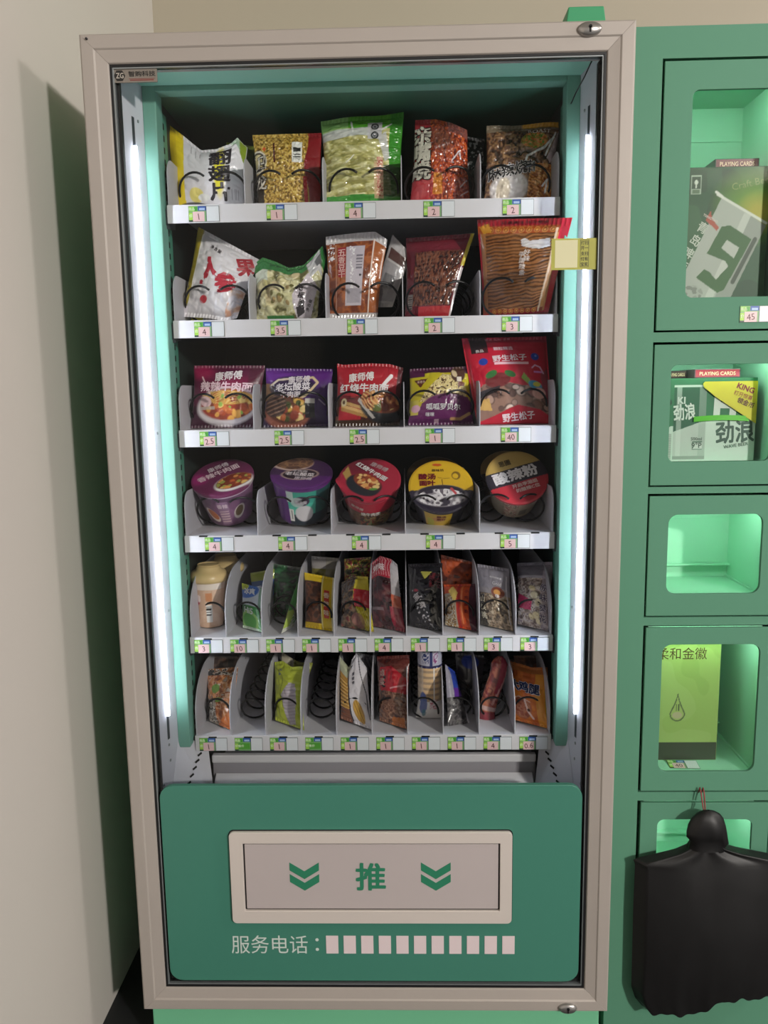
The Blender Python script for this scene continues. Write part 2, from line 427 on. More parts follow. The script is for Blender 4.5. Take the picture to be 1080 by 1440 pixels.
# frame with a hole for the flap
def frame_mesh(outer, inner, y0, y1):
    n = len(outer); mb = MB()
    vs = [(x, y0, z) for x, z in outer]+[(x, y0, z) for x, z in inner]+[(x, y1, z) for x, z in outer]+[(x, y1, z) for x, z in inner]
    fs = []
    for k in range(n):
        k2 = (k+1) % n
        fs += [(k, k2, n+k2, n+k), (2*n+k, 3*n+k, 3*n+k2, 2*n+k2), (k, 2*n+k, 2*n+k2, k2), (n+k, n+k2, 3*n+k2, 3*n+k)]
    return mb.raw(vs, fs)
sub(MB().prism(rrect(-0.2775, 0.2750, 0.2915, 0.4890, 0.010), 'y', 0.0042, 0.0056).build('flap_black_border', None, M_BLACK), pn)  # thin black border, slightly wider than the flap frame
sub(frame_mesh(rrect(-0.2757, 0.2733, 0.2938, 0.4867, 0.009), rrect(-0.2497, 0.2500, 0.3208, 0.4632, 0.001), -0.002, 0.0050).build('flap_frame', None, M_FLAPF, bevel=0.001), pn)
sub(MB().box(-0.2466, 0.2470, 0.0010, 0.0050, 0.3238, 0.4602).build('push_flap', None, M_FLAP, bevel=0.001), pn)
for cx in (-0.1308, 0.1258):
    for dz in (0.0125, -0.0120):
        w, h, t = 0.0288, 0.0185, 0.0165
        c0 = 0.3915+dz
        mb = MB().prism([(cx-w, c0+h*0.55+t/2), (cx, c0-h*0.45+t/2), (cx+w, c0+h*0.55+t/2), (cx+w, c0+h*0.55-t/2), (cx, c0-h*0.45-t/2), (cx-w, c0+h*0.55-t/2)], 'y', 0.0003, 0.0011)
        sub(mb.build('chevron', None, ink('#2c7a5c')), pn)
mb = MB(); text_flat(mb, '推', -0.0012, 0.3925, 0.0560, 0.0004, ink('#2c7a5c'), 0.028)
sub(mb.build('push_lettering', None, fix=False), pn)
mb = MB(); text_flat(mb, '服务电话', -0.2055, 0.2435, 0.0395, 0.0044, ink('#c9d3cd'), 0.004, width=0.152)
for z in (0.2540, 0.2330):
    mb.raw([(-0.1105+0.0035*math.cos(k*PI/5), 0.0044, z+0.0035*math.sin(k*PI/5)) for k in range(10)], [tuple(range(10))])
sub(mb.build('service_lettering', None, fix=False), pn)
sqm = MB().use(mat('blank_square_white', '#d9c9cb', 0.45, vary=0.03)).box(-0.0121, 0.0121, 0.0, 0.0008, -0.0193, 0.0193).mesh('blank_square')
for k in range(11):
    inst('blank_square', sqm, pn, (-0.0805+0.03488*k, 0.0042, 0.2434))

# small green box on the roof of the machine
mb = MB()
b0 = [(0.3640, 0.10, 1.930), (0.4450, 0.10, 1.930), (0.4450, 0.17, 1.930), (0.3640, 0.17, 1.930)]
b1 = [(0.3740, 0.108, 1.9985), (0.4365, 0.108, 1.9985), (0.4365, 0.163, 1.9985), (0.3740, 0.163, 1.9985)]
jb = empty('cable_box', (0.4045, 0.135, 1.930)); tag(jb, 'small green metal box standing on the vending machine roof', 'box')
JI = Matrix.Translation(-Vector((0.4045, 0.135, 1.930)))
o = mb.raw(b0+b1, [(0, 3, 2, 1), (4, 5, 6, 7), (0, 1, 5, 4), (1, 2, 6, 5), (2, 3, 7, 6), (3, 0, 4, 7)]).build('box_shell', jb, mat('deep_green_paint', '#3f9468', 0.45, vary=0.04), bevel=0.002); o.matrix_parent_inverse = JI
vh = MB()
for k in range(9):
    x = 0.385+0.0048*k; vh.lathe([(0, -0.0006), (0.0009, -0.0006), (0.0009, 0.002)], 6, (x, 0.1035, 1.957), 'y')
o = vh.build('vent_holes', jb, M_SLOT); o.matrix_parent_inverse = JI; o['kind'] = 'stuff'

# ------------------------------------------------------------------ trays, dividers, coils, price tags
TZ = [1.684, 1.470, 1.2585, 1.0465, 0.8345, 0.6215]
LANES = [5, 5, 5, 5, 10, 10]
YF = 0.140                                      # front face of the trays
TW = 0.3710
SH = 0.0335
# coil shapes
def coil_mesh(r, pitch, turns, start, sgn, wr=0.0023):
    pts = []; n = 26
    for k in range(int(turns*n)+1):
        t = k/n; a = start+sgn*2*PI*t
        fr_ = t-math.floor(t); e = fr_*fr_*(3-2*fr_)
        pts.append((r*math.cos(a), pitch*(math.floor(t)+0.35*fr_+0.65*e), r*math.sin(a)))
    return MB().use(M_WIRE).tube(pts, wr, 6).mesh('spiral', smooth=True)
coilL = coil_mesh(0.0335, 0.085, 4.5, math.radians(48), 1)
coilR = coil_mesh(0.0335, 0.085, 4.5, math.radians(132), -1)
coilWL = coil_mesh(0.0335, 0.130, 3.0, math.radians(48), 1)
coilWR = coil_mesh(0.0335, 0.130, 3.0, math.radians(132), -1)
coilS = coil_mesh(0.0280, 0.052, 7.5, math.radians(-8), 1)
def divider_mesh(low):
    y0, y1 = YF+0.004, 0.60
    if low: prof = [(y0, 0.0), (y0, 0.055)]+[(y0+0.030-0.030*math.cos(a), 0.055+0.034*math.sin(a)) for a in np.linspace(0.15, PI/2, 7)]+[(y1, 0.089), (y1, 0.0)]
    else: prof = [(y0, 0.0), (y0, 0.046)]+[(y0+0.115-0.115*math.cos(a), 0.046+0.082*math.sin(a)) for a in np.linspace(0.1, PI/2, 9)]+[(y1, 0.128), (y1, 0.0)]
    return MB().use(M_DIV).prism(prof, 'x', -0.0009, 0.0009).mesh('divider')
divL, divH = divider_mesh(True), divider_mesh(False)
PRICES = [['1', '1', '4', '2', '2'], ['4', '3.5', '3', '2', '3'], ['2.5', '2.5', '2.5', '1', '40'], ['4', '4', '4', '4', '5'],
          ['3', '10', '1', '1', '1', '4', '1', '1', '3', '3'], ['1', '', '1', '', '1', '1', '1', '1', '4', '0.6']]
_pt = {}
def price_mesh(price, w=0.0585, h=0.0285):
    if price in _pt: return _pt[price]
    mb = MB()
    def R(x0, x1, z0, z1, y, m): mb.use(m).poly([(x0, y, z0), (x1, y, z0), (x1, y, z1), (x0, y, z1)])
    mb.use(ink('#3a4d45')).box(-w/2, w/2, -0.0008, 0.0, -h/2, h/2)
    xm = 0.004
    R(-w/2+0.0004, xm, -h/2+0.0006, h/2-0.0004, -0.0009, ink('#7fae77'))
    R(-w/2+0.0004, -w/2+0.017, h/2-0.0100, h/2-0.0006, -0.0010, ink('#8fcf55'))
    R(-w/2+0.011, -w/2+0.017, h/2-0.0095, h/2-0.0012, -0.0011, ink('#4ba23a'))
    R(-w/2+0.0180, xm, h/2-0.0085, h/2-0.0004, -0.0010, ink('#2f58a8'))
    R(-w/2+0.0205, xm-0.002, h/2-0.0075, h/2-0.0035, -0.0011, ink('#a9c4e6'))
    R(-w/2+0.0004, -w/2+0.0075, -h/2+0.0035, h/2-0.0120, -0.0010, ink('#a6d84e'))
    R(-w/2+0.0004, -w/2+0.0080, -h/2+0.0006, -h/2+0.0030, -0.0011, ink('#26402c'))
    text_flat(mb, '商品', -w/2+0.0062, h/2-0.0052, 0.0056, -0.0012, ink('#e9f7d4'), 0.01)
    text_flat(mb, '价', -w/2+0.0042, -h/2+0.0110, 0.0060, -0.0012, ink('#f2ffe0'), 0.01)
    if price:
        R(-w/2+0.0080, xm-0.003, -h/2+0.0006, h/2-0.0100, -0.00115, ink('#e6c3c4'))
        text_flat(mb, price, (-w/2+0.0080+xm-0.003)/2, -h/2+0.0092, 0.0112, -0.0013, ink('#4a1714'), 0.006, sx=0.95, rot=0.12)
    else:
        R(-w/2+0.0080, xm-0.0015, -h/2+0.0040, h/2-0.0115, -0.00115, ink('#57a63c'))
        text_flat(mb, '售价', -w/2+0.0135, -h/2+0.0110, 0.0058, -0.0013, ink('#f2ffe0'), 0.01)
    R(xm+0.0012, w/2-0.0006, -h/2+0.0007, h/2-0.0007, -0.0010, ink('#dfe4e8'))   # the code panel stays blank
    _pt[price] = mb.mesh('price_tag', fix=False)
    return _pt[price]
tabm = MB().use(M_SLOT).box(-0.0085, 0.0085, -0.0006, 0.006, -0.0012, 0.0012).mesh('slot')
brm = MB().use(M_BRACKET).box(-0.006, 0.006, 0.0, 0.05, -0.014, 0.014).box(-0.0072, 0.0072, 0.004, 0.012, -0.020, -0.012).mesh('bracket')
ORD = ['top', 'second', 'third', 'fourth', 'fifth', 'lowest']
for k in range(6):
    z = TZ[k]; n = LANES[k]
    tray = vm(MB().box(-TW, TW, YF+0.0012, 0.62, z-0.0022, z-0.0006).build('tray', None, M_TRAY))
    tray['label'] = 'white metal product tray, %s of six' % ORD[k]
    sub(MB().box(-TW, TW, YF, YF+0.0016, z-SH, z).build('front_strip', None, M_TRAY, bevel=0.0005), tray)
    p = 2*TW/n
    for i in range(n+1):
        x = -TW+p*i
        x += 0.0025 if i == 0 else (-0.0025 if i == n else 0)
        inst('divider', divL if n == 5 else divH, tray, (x, 0, z-0.0006))
    for sx in (-1, 1):
        inst('bracket', brm, tray, (sx*(TW+0.0068), YF+0.006, z-0.021))
    for i in range(n):
        cx = -TW+p*(i+0.5)
        if n == 5:
            yc = 0.147 if (k, i) == (1, 4) else 0.182
            inst('spiral', coilWL if k == 3 else coilL, tray, (cx-0.0335, yc, z+0.0370))
            inst('spiral', coilWR if k == 3 else coilR, tray, (cx+0.0335, yc, z+0.0370))
            inst('price_tag', price_mesh(PRICES[k][i]), tray, (cx-0.004, YF-0.0001, z-SH/2-0.0006))
            if k == 3:
                for dx in (-0.036, 0.036): inst('slot', tabm, tray, (cx+dx, YF-0.0002, z-0.0012))
        else:
            inst('spiral', coilS, tray, (cx+0.001, 0.184, z+0.0310))
            inst('price_tag', price_mesh(PRICES[k][i]), tray, (cx+0.001, YF-0.0001, z-SH/2-0.0020))
            inst('slot', tabm, tray, (cx, YF-0.0002, z-0.0030))

# ------------------------------------------------------------------ locker cabinet
LK = tag(empty('locker_cabinet', (0.65, 0.25, 0)), 'green metal locker cabinet with windowed doors beside the vending machine', 'locker')
LKI = Matrix.Translation(-Vector((0.65, 0.25, 0)))
def lk(o):
    o.parent = LK; o.matrix_parent_inverse = LKI
    return o
LX0, LX1, LY = 0.470, 0.838, 0.045
DOORS = [(0.5280, 0.7805, 1.4290, 1.8800, (0.5774, 0.7380, 1.4855, 1.8330), 0.012),
         (0.5270, 0.7805, 1.1490, 1.4040, (0.5580, 0.7420, 1.1920, 1.3680), 0.012),
         (0.5275, 0.7805, 0.9005, 1.1288, (0.5635, 0.7375, 0.9425, 1.0940), 0.018),
         (0.5290, 0.7805, 0.5470, 0.8768, (0.5610, 0.7460, 0.5862, 0.8437), 0.018),
         (0.5310, 0.7805, 0.2900, 0.5215, (0.5640, 0.7490, 0.3300, 0.4866), 0.014)]
# face frame around the doors
mb = MB()
zs = [0.0]+[v for d in DOORS[::-1] for v in (d[2]-0.0032, d[3]+0.0046)]+[1.9360]
for a in range(0, len(zs), 2):
    mb.box(0.5240, 0.7830, LY, LY+0.018, zs[a], zs[a+1])
mb.box(LX0, 0.5240, LY, LY+0.018, 0.0, 1.9360)
mb.box(0.7830, LX1, LY, LY+0.018, 0.0, 1.9360)
mb.box(LX0, LX0+0.012, LY+0.018, 0.47, 0.0, 1.9360)
mb.box(LX1-0.012, LX1, LY+0.018, 0.47, 0.0, 1.9360)
mb.box(LX0+0.012, LX1-0.012, 0.46, 0.47, 0.0, 1.9360)
mb.box(LX0+0.012, LX1-0.012, LY+0.018, 0.46, 1.922, 1.9360)
lk(mb.build('cabinet_body', None, M_GREEN))
for (x0, x1, z0, z1, w, r) in DOORS:
    n = 6
    inner = rrect(w[0], w[1], w[2], w[3], r, n)
    outer = rrect(x0, x1, z0, z1, 0.0006, n)
    d = lk(frame_mesh(outer, inner, LY-0.001, LY+0.006).build('locker_door', None, M_GREEN, bevel=0.0006))
    sub(MB().box(w[0]-0.004, w[1]+0.004, LY+0.0064, LY+0.0086, w[2]-0.004, w[3]+0.004).build('window_pane', None, glass('locker_pane', (0.97, 0.985, 0.975), 0.35) if 'locker_pane' not in MATS else MATS['locker_pane']), d)
    # compartment behind the door
    Xa, Xb, Yb, Za, Zb = w[0]-0.022, w[1]+0.003, 0.205 if z0 > 0.6 and z0 < 1.1 else 0.235, w[2]-0.004, w[3]+0.030
    cb = MB()
    y0 = LY+0.0095
    cb.box(Xa-0.003, Xb+0.003, y0, Yb, Za-0.003, Za)
    cb.box(Xa-0.003, Xb+0.003, y0, Yb, Zb, Zb+0.003)
    cb.box(Xa-0.003, Xa, y0, Yb, Za, Zb)
    cb.box(Xb, Xb+0.003, y0, Yb, Za, Zb)
    cb.box(Xa-0.003, Xb+0.003, Yb, Yb+0.003, Za-0.003, Zb+0.003)
    c_ = lk(cb.build('compartment', None, M_LKIN))
    sub(MB().box(Xa, Xb, Yb-0.014, Yb-0.0005, Za+0.026, Za+0.029).build('ledge', None, M_LKIN), c_)
    sub(MB().box(Xa, Xb, Yb-0.0022, Yb-0.0005, Zb-0.062, Zb-0.0605).build('seam', None, M_LKIN), c_)
    sub(MB().box(Xa+0.01, Xb-0.01, y0+0.006, y0+0.014, Zb-0.006, Zb-0.0005).build('compartment_lamp', None, emit('compartment_lamp_glow', '#f2fff6', 27.0)), c_)
    sub(MB().box(Xb-0.004, Xb-0.0003, y0+0.002, Yb-0.002, Za+0.0002, Za+0.004).build('floor_trim', None, M_LKIN), c_)
# ------------------------------------------------------------------ packages: print and crumpled film
_rng = np.random.RandomState(7)
_lat = _rng.rand(16, 64, 64)
def vnoise(x, y, seed=0):
    """smooth value noise 0..1"""
    g = _lat[seed % 16]; x = x+seed*13.7+200; y = y+seed*7.3+200
    xi = np.floor(x).astype(int); yi = np.floor(y).astype(int); fx = x-xi; fy = y-yi
    fx = fx*fx*(3-2*fx); fy = fy*fy*(3-2*fy)
    a = g[xi % 64, yi % 64]; b = g[(xi+1) % 64, yi % 64]; c = g[xi % 64, (yi+1) % 64]; d = g[(xi+1) % 64, (yi+1) % 64]
    return (a*(1-fx)+b*fx)*(1-fy)+(c*(1-fx)+d*fx)*fy
class Art:
    """print painted on a grid: coordinates s, t run 0..1 over the package face, w x h is its size in cm"""
    def __init__(a, S, T, w, h):
        a.S, a.T, a.w, a.h = S, T, w, h
        a.x, a.y = S*w, T*h
        a.C = np.zeros(S.shape+(3,)); a.D = np.zeros(S.shape)
    def fill(a, c): a.C[:] = lin(c); return a
    def put(a, m, c, al=1.0):
        k = (np.asarray(m, float)*al)[..., None]
        a.C = a.C*(1-k)+np.array(lin(c))*k; return a
    def rect(a, s0, s1, t0, t1): return (a.S >= s0) & (a.S <= s1) & (a.T >= t0) & (a.T <= t1)
    def ell(a, cs, ct, rs, rt, rot=0.0, soft=0.12):
        """rs, rt in units of the face width"""
        dx = (a.S-cs)*a.w; dy = (a.T-ct)*a.h; c, s = math.cos(rot), math.sin(rot)
        u = (c*dx+s*dy)/(rs*a.w); v = (-s*dx+c*dy)/(rt*a.w)
        return np.clip((1.0-np.sqrt(u*u+v*v))/soft+0.5, 0, 1)
    def poly(a, pts):
        m = np.zeros(a.S.shape, bool); n = len(pts)
        for i in range(n):
            x1, y1 = pts[i]; x2, y2 = pts[(i+1) % n]
            if y1 == y2: continue
            c = ((y1 > a.T) != (y2 > a.T)) & (a.S < (x2-x1)*(a.T-y1)/(y2-y1)+x1)
            m ^= c
        return m
    def line(a, pts, wd):
        """mask of a stroked path, wd in units of the width"""
        d = np.full(a.S.shape, 1e9)
        for (x1, y1), (x2, y2) in zip(pts[:-1], pts[1:]):
            ax, ay, bx, by = x1*a.w, y1*a.h, x2*a.w, y2*a.h
            L = max((bx-ax)**2+(by-ay)**2, 1e-9)
            t = np.clip(((a.x-ax)*(bx-ax)+(a.y-ay)*(by-ay))/L, 0, 1)
            d = np.minimum(d, np.hypot(a.x-ax-t*(bx-ax), a.y-ay-t*(by-ay)))
        return np.clip((wd*a.w/2-d)/0.06+0.5, 0, 1)
    def nz(a, sc, seed, ax=1.0, ay=1.0): return vnoise(a.x*sc*ax, a.y*sc*ay, seed)
    def mottle(a, m, cols, sc, seed, ax=1.0, ay=1.0, bump=0.0):
        v = 0.6*a.nz(sc, seed, ax, ay)+0.4*a.nz(sc*2.3, seed+3, ax, ay)
        v = np.clip((v-0.22)/0.56, 0, 0.999)*len(cols); i = np.floor(v).astype(int)
        P = np.array([lin(c) for c in cols])[i]
        k = np.asarray(m, float)[..., None]
        a.C = a.C*(1-k)+P*k
        if bump: a.D += np.asarray(m, float)*(v/len(cols)-0.5)*bump
        return a
    def blobs(a, m, n, cols, r0, r1, seed, bump=0.0, box=(0, 1, 0, 1), asp=0.6, edge=None):
        R = random.Random(seed)
        for k in range(n):
            cs, ct = R.uniform(box[0], box[1]), R.uniform(box[2], box[3]); r = R.uniform(r0, r1); rot = R.uniform(0, PI)
            q = a.ell(cs, ct, r, r*R.uniform(asp, 1.0), rot, 0.3)*np.asarray(m, float)
            c = R.choice(cols)
            if edge: a.put(a.ell(cs, ct, r*1.18, r*1.1, rot, 0.3)*np.asarray(m, float), edge, 0.75)
            a.put(q, c)
            if bump: a.D += q*bump*R.uniform(0.3, 1.0)
        return a
    def stripes(a, m, c, ang, freq, duty=0.5, al=1.0, wob=0.0, seed=1, bump=0.0):
        u = math.cos(ang)*a.x+math.sin(ang)*a.y+wob*(a.nz(0.6, seed)-0.5)
        q = 0.5+0.5*np.sin(2*PI*u*freq)
        k = np.clip((q-(1-duty))/0.25+0.5, 0, 1)*np.asarray(m, float)
        a.put(k, c, al)
        if bump: a.D += k*bump
        return a
    def barcode(a, s0, s1, t0, t1, vertical=False):
        m = a.rect(s0, s1, t0, t1); a.put(m, '#e6e4de')
        i = a.rect(s0+(s1-s0)*0.12, s1-(s1-s0)*0.12, t0+(t1-t0)*0.16, t1-(t1-t0)*0.1)
        q = a.nz(5.0, 5, 1.0 if not vertical else 0.001, 0.001 if not vertical else 1.0)
        a.put(i & (q > 0.5), '#2b2b2b'); return a

def grid_mesh(name, P, C, extra=None, mats=(), smooth=True):
    """P (nt, ns, 3) front face, C colours; extra: list of further (P, C) sheets in the same mesh"""
    V, F, K = [], [], []
    base = 0
    for Pq, Cq in [(P, C)]+(extra or []):
        nt, ns = Pq.shape[:2]
        idx = np.arange(nt*ns).reshape(nt, ns)+base
        V.append(Pq.reshape(-1, 3)); K.append(np.concatenate([np.clip(Cq.reshape(-1, 3)*1.18, 0, 0.9), np.ones((nt*ns, 1))], 1))
        F.append(np.stack([idx[:-1, :-1], idx[:-1, 1:], idx[1:, 1:], idx[1:, :-1]], -1).reshape(-1, 4)); base += nt*ns
    V = np.concatenate(V).astype(np.float32); F = np.concatenate(F).astype(np.int32); K = np.concatenate(K).astype(np.float32)
    me = bpy.data.meshes.new(name)
    me.vertices.add(len(V)); me.vertices.foreach_set('co', V.ravel())
    me.loops.add(F.size); me.loops.foreach_set('vertex_index', F.ravel())
    me.polygons.add(len(F)); me.polygons.foreach_set('loop_start', np.arange(0, F.size, 4, dtype=np.int32))
    me.polygons.foreach_set('use_smooth', np.ones(len(F), bool))
    at_ = me.color_attributes.new('Col', 'FLOAT_COLOR', 'POINT'); at_.data.foreach_set('color', K.ravel())
    for m in mats: me.materials.append(m)
    me.update(calc_edges=True); me.validate()
    return me
def surf_text(lookup, spec, mb):
    """spec: list of (text, cx, cy, height, rotation deg, colour[, bold[, stretch]]) in cm on the face; lookup maps cm arrays to points"""
    for q in spec:
        body, cx, cy, h, rot, c = q[:6]; bold = q[6] if len(q) > 6 else 0.02; sx = q[7] if len(q) > 7 else 1.0
        halo = q[8] if len(q) > 8 else None
        V, Fc, sz = text_geo(body)
        k = h/sz[1]; r = math.radians(rot)
        layers = ([(halo, bold+(0.05 if h > 1.4 else 0.024), 0.0)] if halo else [])+[(c, bold, 0.0004 if halo else 0.0)]
        for col, bd, lift in layers:
            mb.use(ink(col))
            for i_, (dx, dy) in enumerate(stroke_offsets(bd)):
                x = (V[:, 0]+dx)*k*sx; y = (V[:, 1]+dy)*k
                X = cx+math.cos(r)*x-math.sin(r)*y; Y = cy+math.sin(r)*x+math.cos(r)*y
                mb.raw(lookup(X, Y, lift+0.00006*i_), Fc)
YPX = [288, 451, 604, 754, 897, 1035]           # where the top edges of the trays' front strips lie in the photograph
def bag(name, label, row, tl, tr, br, bl, paint, texts=(), Y=0.228, lean=0.012, yaw=0.0, thick=0.018, seal=(0.05, 0.05, 0.0, 0.0),
        crump=0.0022, seed=1, mtl=None, cat='bag', group=None, top=None, bot=None, res=0.00125, pinch=0.02, cs=0.35, wave=0.0, fl=None):
    """pillow pouch; corners tl, tr in photo pixels, br, bl as (pixel x, lift above the tray)"""
    fz = TZ[row] if fl is None else fl
    if row >= 4 and Y < 0.25:                    # narrow lanes: bags slump forward and stand askew in the coil
        Y, lean = 0.216, max(lean, 0.032)
        if yaw == 0.0: yaw = -0.040
        bl = (bl[0], bl[1]*0.3); br = (br[0], br[1]*0.3)
    yl, yr = Y-yaw/2, Y+yaw/2
    TL = np.array(at(*tl, yl+lean)); TR = np.array(at(*tr, yr+lean))
    BR = np.array(at(br[0], YPX[row], yr-lean)); BL = np.array(at(bl[0], YPX[row], yl-lean))
    BR[2] = fz+br[1]+0.0005; BL[2] = fz+bl[1]+0.0005
    w = (np.linalg.norm(TR-TL)+np.linalg.norm(BR-BL))/2; h = (np.linalg.norm(TL-BL)+np.linalg.norm(TR-BR))/2
    ns = max(12, int(w/res)); nt = max(12, int(h/res))
    s1 = np.linspace(0, 1, ns+1); t1 = np.linspace(0, 1, nt+1)
    S, T = np.meshgrid(s1, t1)
    nrm = np.cross(TR-TL+BR-BL, TL-BL+TR-BR); nrm = nrm/np.linalg.norm(nrm)
    if nrm[1] > 0: nrm = -nrm
    right = (TR-TL+BR-BL)/2; up = (TL-BL+TR-BR)/2
    P = (BL*(1-S[..., None])+BR*S[..., None])*(1-T[..., None])+(TL*(1-S[..., None])+TR*S[..., None])*T[..., None]
    if top: P = P+up*(np.interp(S, [q[0] for q in top], [q[1] for q in top])*T**1.5)[..., None]
    if bot: P = P+up*(np.interp(S, [q[0] for q in bot], [q[1] for q in bot])*(1-T)**1.5)[..., None]
    st_, sb, sl, sr = seal
    tt = np.clip((T-sb)/(1-sb-st_), 0, 1); ss = np.clip((S-sl)/(1-sl-sr), 0, 1)
    prof = np.clip(1-(2*ss-1)**2, 0, 1)**0.62*np.clip(1-(2*tt-1)**2, 0, 1)**0.55
    P = P-right*(pinch*2*(S-0.5)*np.sin(PI*np.clip(tt, 0, 1)))[..., None]
    X, Yc = S*w*100, T*h*100
    cr = np.abs(vnoise(X*cs, Yc*cs, seed)-0.5)*2*0.6+np.abs(vnoise(X*cs*2.4+9, Yc*cs*2.4, seed+1)-0.5)*2*0.4
    A = Art(S, T, w*100, h*100); paint(A)
    D = thick*prof+crump*(cr-0.45)*np.clip(prof*2.5, 0.0, 1)+A.D*np.clip(prof*3, 0, 1)
    ripple = 0.0006*np.sin(X*9)*(((T > 1-st_) & (st_ > 0)) | ((T < sb) & (sb > 0)))
    D = D+ripple+wave*np.sin(2*PI*(S*1.3+0.2*seed))*T**2
    F = P+nrm*D[..., None]
    k = 4
    si = np.unique(np.append(np.arange(0, ns+1, k), ns)); ti = np.unique(np.append(np.arange(0, nt+1, k), nt))
    wv = wave*np.sin(2*PI*(S*1.3+0.2*seed))*T**2
    Bk = (P-nrm*(thick*0.85*prof+0.0002-wv)[..., None])[np.ix_(ti, si)][:, ::-1]
    Cb = A.C[np.ix_(ti, si)][:, ::-1]*0.9
    org = (BL+BR)/2
    me = grid_mesh(name, F-org, A.C, [(Bk-org, Cb)], [mtl or M_FILM])
    o = link(bpy.data.objects.new(name, me)); o.location = org
    tag(o, label, cat, group)
    if texts:
        mb = MB()
        def look(x, y, lift):
            u = np.clip(x/(w*100), 0, 1)*ns; v = np.clip(y/(h*100), 0, 1)*nt
            i = np.minimum(u.astype(int), ns-1); j = np.minimum(v.astype(int), nt-1); fu = (u-i)[:, None]; fv = (v-j)[:, None]
            q = (F[j, i]*(1-fu)+F[j, i+1]*fu)*(1-fv)+(F[j+1, i]*(1-fu)+F[j+1, i+1]*fu)*fv
            return q+nrm*(0.0009+lift)-org
        spec = [(q[0], q[1]*w*100, q[2]*h*100, q[3]*h*100)+tuple(q[4:]) for q in texts]
        surf_text(look, spec, mb)
        mb.build('lettering', o, fix=False)
    return o
def vert(chars, s, t0, dt, hgt, c, *more, rot=0, ds=0.0):
    return [(ch, s+ds*k, t0-dt*k, hgt, rot, c)+more for k, ch in enumerate(chars)]

def bowl(name, label, lid_px, Y, R, H, tilt, turn, lid_paint, body_paint, lid_text=(), body_text=(), lean=0.0, rb=0.72, cat='noodle bowl', group='instant noodle bowls on the fourth tray', fold=0.0):
    """paper noodle bowl tipped towards the glass: body with a rim, flat foil lid, prints stored per vertex"""
    c = at(*lid_px, Y)
    M = Matrix.Translation(c) @ Matrix.Rotation(math.radians(lean), 4, 'Y') @ Matrix.Rotation(math.radians(tilt), 4, 'X') @ Matrix.Translation((0, 0, -H))
    root = empty(name); root.matrix_world = M
    tag(root, label, cat, group)
    # body
    prof = [(0.0, R*rb*0.93), (0.004, R*rb)]+[(z, R*rb+(R*0.955-R*rb)*((z-0.004)/(H-0.012-0.004))**1.1) for z in np.linspace(0.012, H-0.012, 60)]+[(H-0.010, R*0.97), (H-0.006, R*1.0), (H-0.002, R*1.005)]
    nth = 200
    Z = np.array([p[0] for p in prof]); RR = np.array([p[1] for p in prof])
    th = np.linspace(-PI, PI, nth+1)
    TH, ZZ = np.meshgrid(th, Z); Rg = np.repeat(RR[:, None], nth+1, 1)
    P = np.stack([Rg*np.sin(TH), -Rg*np.cos(TH), ZZ], -1)
    A = Art((TH+PI)/(2*PI), ZZ/H, 2*PI*R*100*0.88, H*100); body_paint(A)
    A.put(ZZ > H-0.011, A.rimcol if hasattr(A, 'rimcol') else '#e8e2e0')
    bot = np.stack([np.array([[0.0]*(nth+1), RR[0]*np.sin(th)]), np.array([[0.0]*(nth+1), -RR[0]*np.cos(th)]), np.zeros((2, nth+1))], -1)
    o = link(bpy.data.objects.new('body', grid_mesh('body', P, A.C, [(bot, np.full((2, nth+1, 3), 0.5))], [M_FILM])), root)
    if body_text:
        mb = MB()
        def lookb(x, y, lift):
            t = x/(R*100); z = y/100; r = np.interp(z, Z, RR)+0.0006+lift
            return np.stack([r*np.sin(t), -r*np.cos(t), z], -1)
        surf_text(lookb, body_text, mb); mb.build('body_lettering', root, fix=False)
    # lid
    nr = 52
    rr = np.linspace(0, 1, nr+1); TH, RN = np.meshgrid(th, rr)
    x = RN*np.sin(TH); y = -RN*np.cos(TH)
    q = math.radians(turn); u = math.cos(q)*x+math.sin(q)*y; v = -math.sin(q)*x+math.cos(q)*y
    A = Art((u+1)/2, (v+1)/2, 2*R*100, 2*R*100); lid_paint(A)
    zl = 0.0012-0.0016*(1-np.clip((1-RN)/0.06, 0, 1))+0.0005*np.sin(5*x+3*y)
    zl = zl+fold*np.clip((RN-0.8)/0.2, 0, 1)*np.exp(-((TH+1.35)/0.25)**2)*0.01
    RX = R*1.012*(1+0.10*fold*np.clip((RN-0.85)/0.15, 0, 1)*np.exp(-((TH+1.35)/0.2)**2))
    lid = np.stack([x*RX, y*RX, H+zl], -1)
    rim = np.stack([np.stack([R*1.012*np.sin(th), -R*1.012*np.cos(th), np.full(nth+1, H-0.0004)], -1), np.stack([R*1.008*np.sin(th), -R*1.008*np.cos(th), np.full(nth+1, H-0.006)], -1)])[::-1]
    rc = np.repeat(A.C[-1][None], 2, 0)
    l = link(bpy.data.objects.new('lid', grid_mesh('lid', lid[:, ::1], A.C, [(rim, rc)], [M_FILM])), root)
    if lid_text:
        mb = MB()
        def lookl(X, Y_, lift):
            xx = X/100; yy = Y_/100
            return np.stack([math.cos(q)*xx-math.sin(q)*yy, math.sin(q)*xx+math.cos(q)*yy, np.full_like(xx, H+0.0022+lift)], -1)
        spec = [(t[0], t[1]*R*100, t[2]*R*100, t[3]*R*100)+tuple(t[4:]) for t in lid_text]
        surf_text(lookl, spec, mb); tx = mb.build('lid_lettering', l, fix=False)
    return root
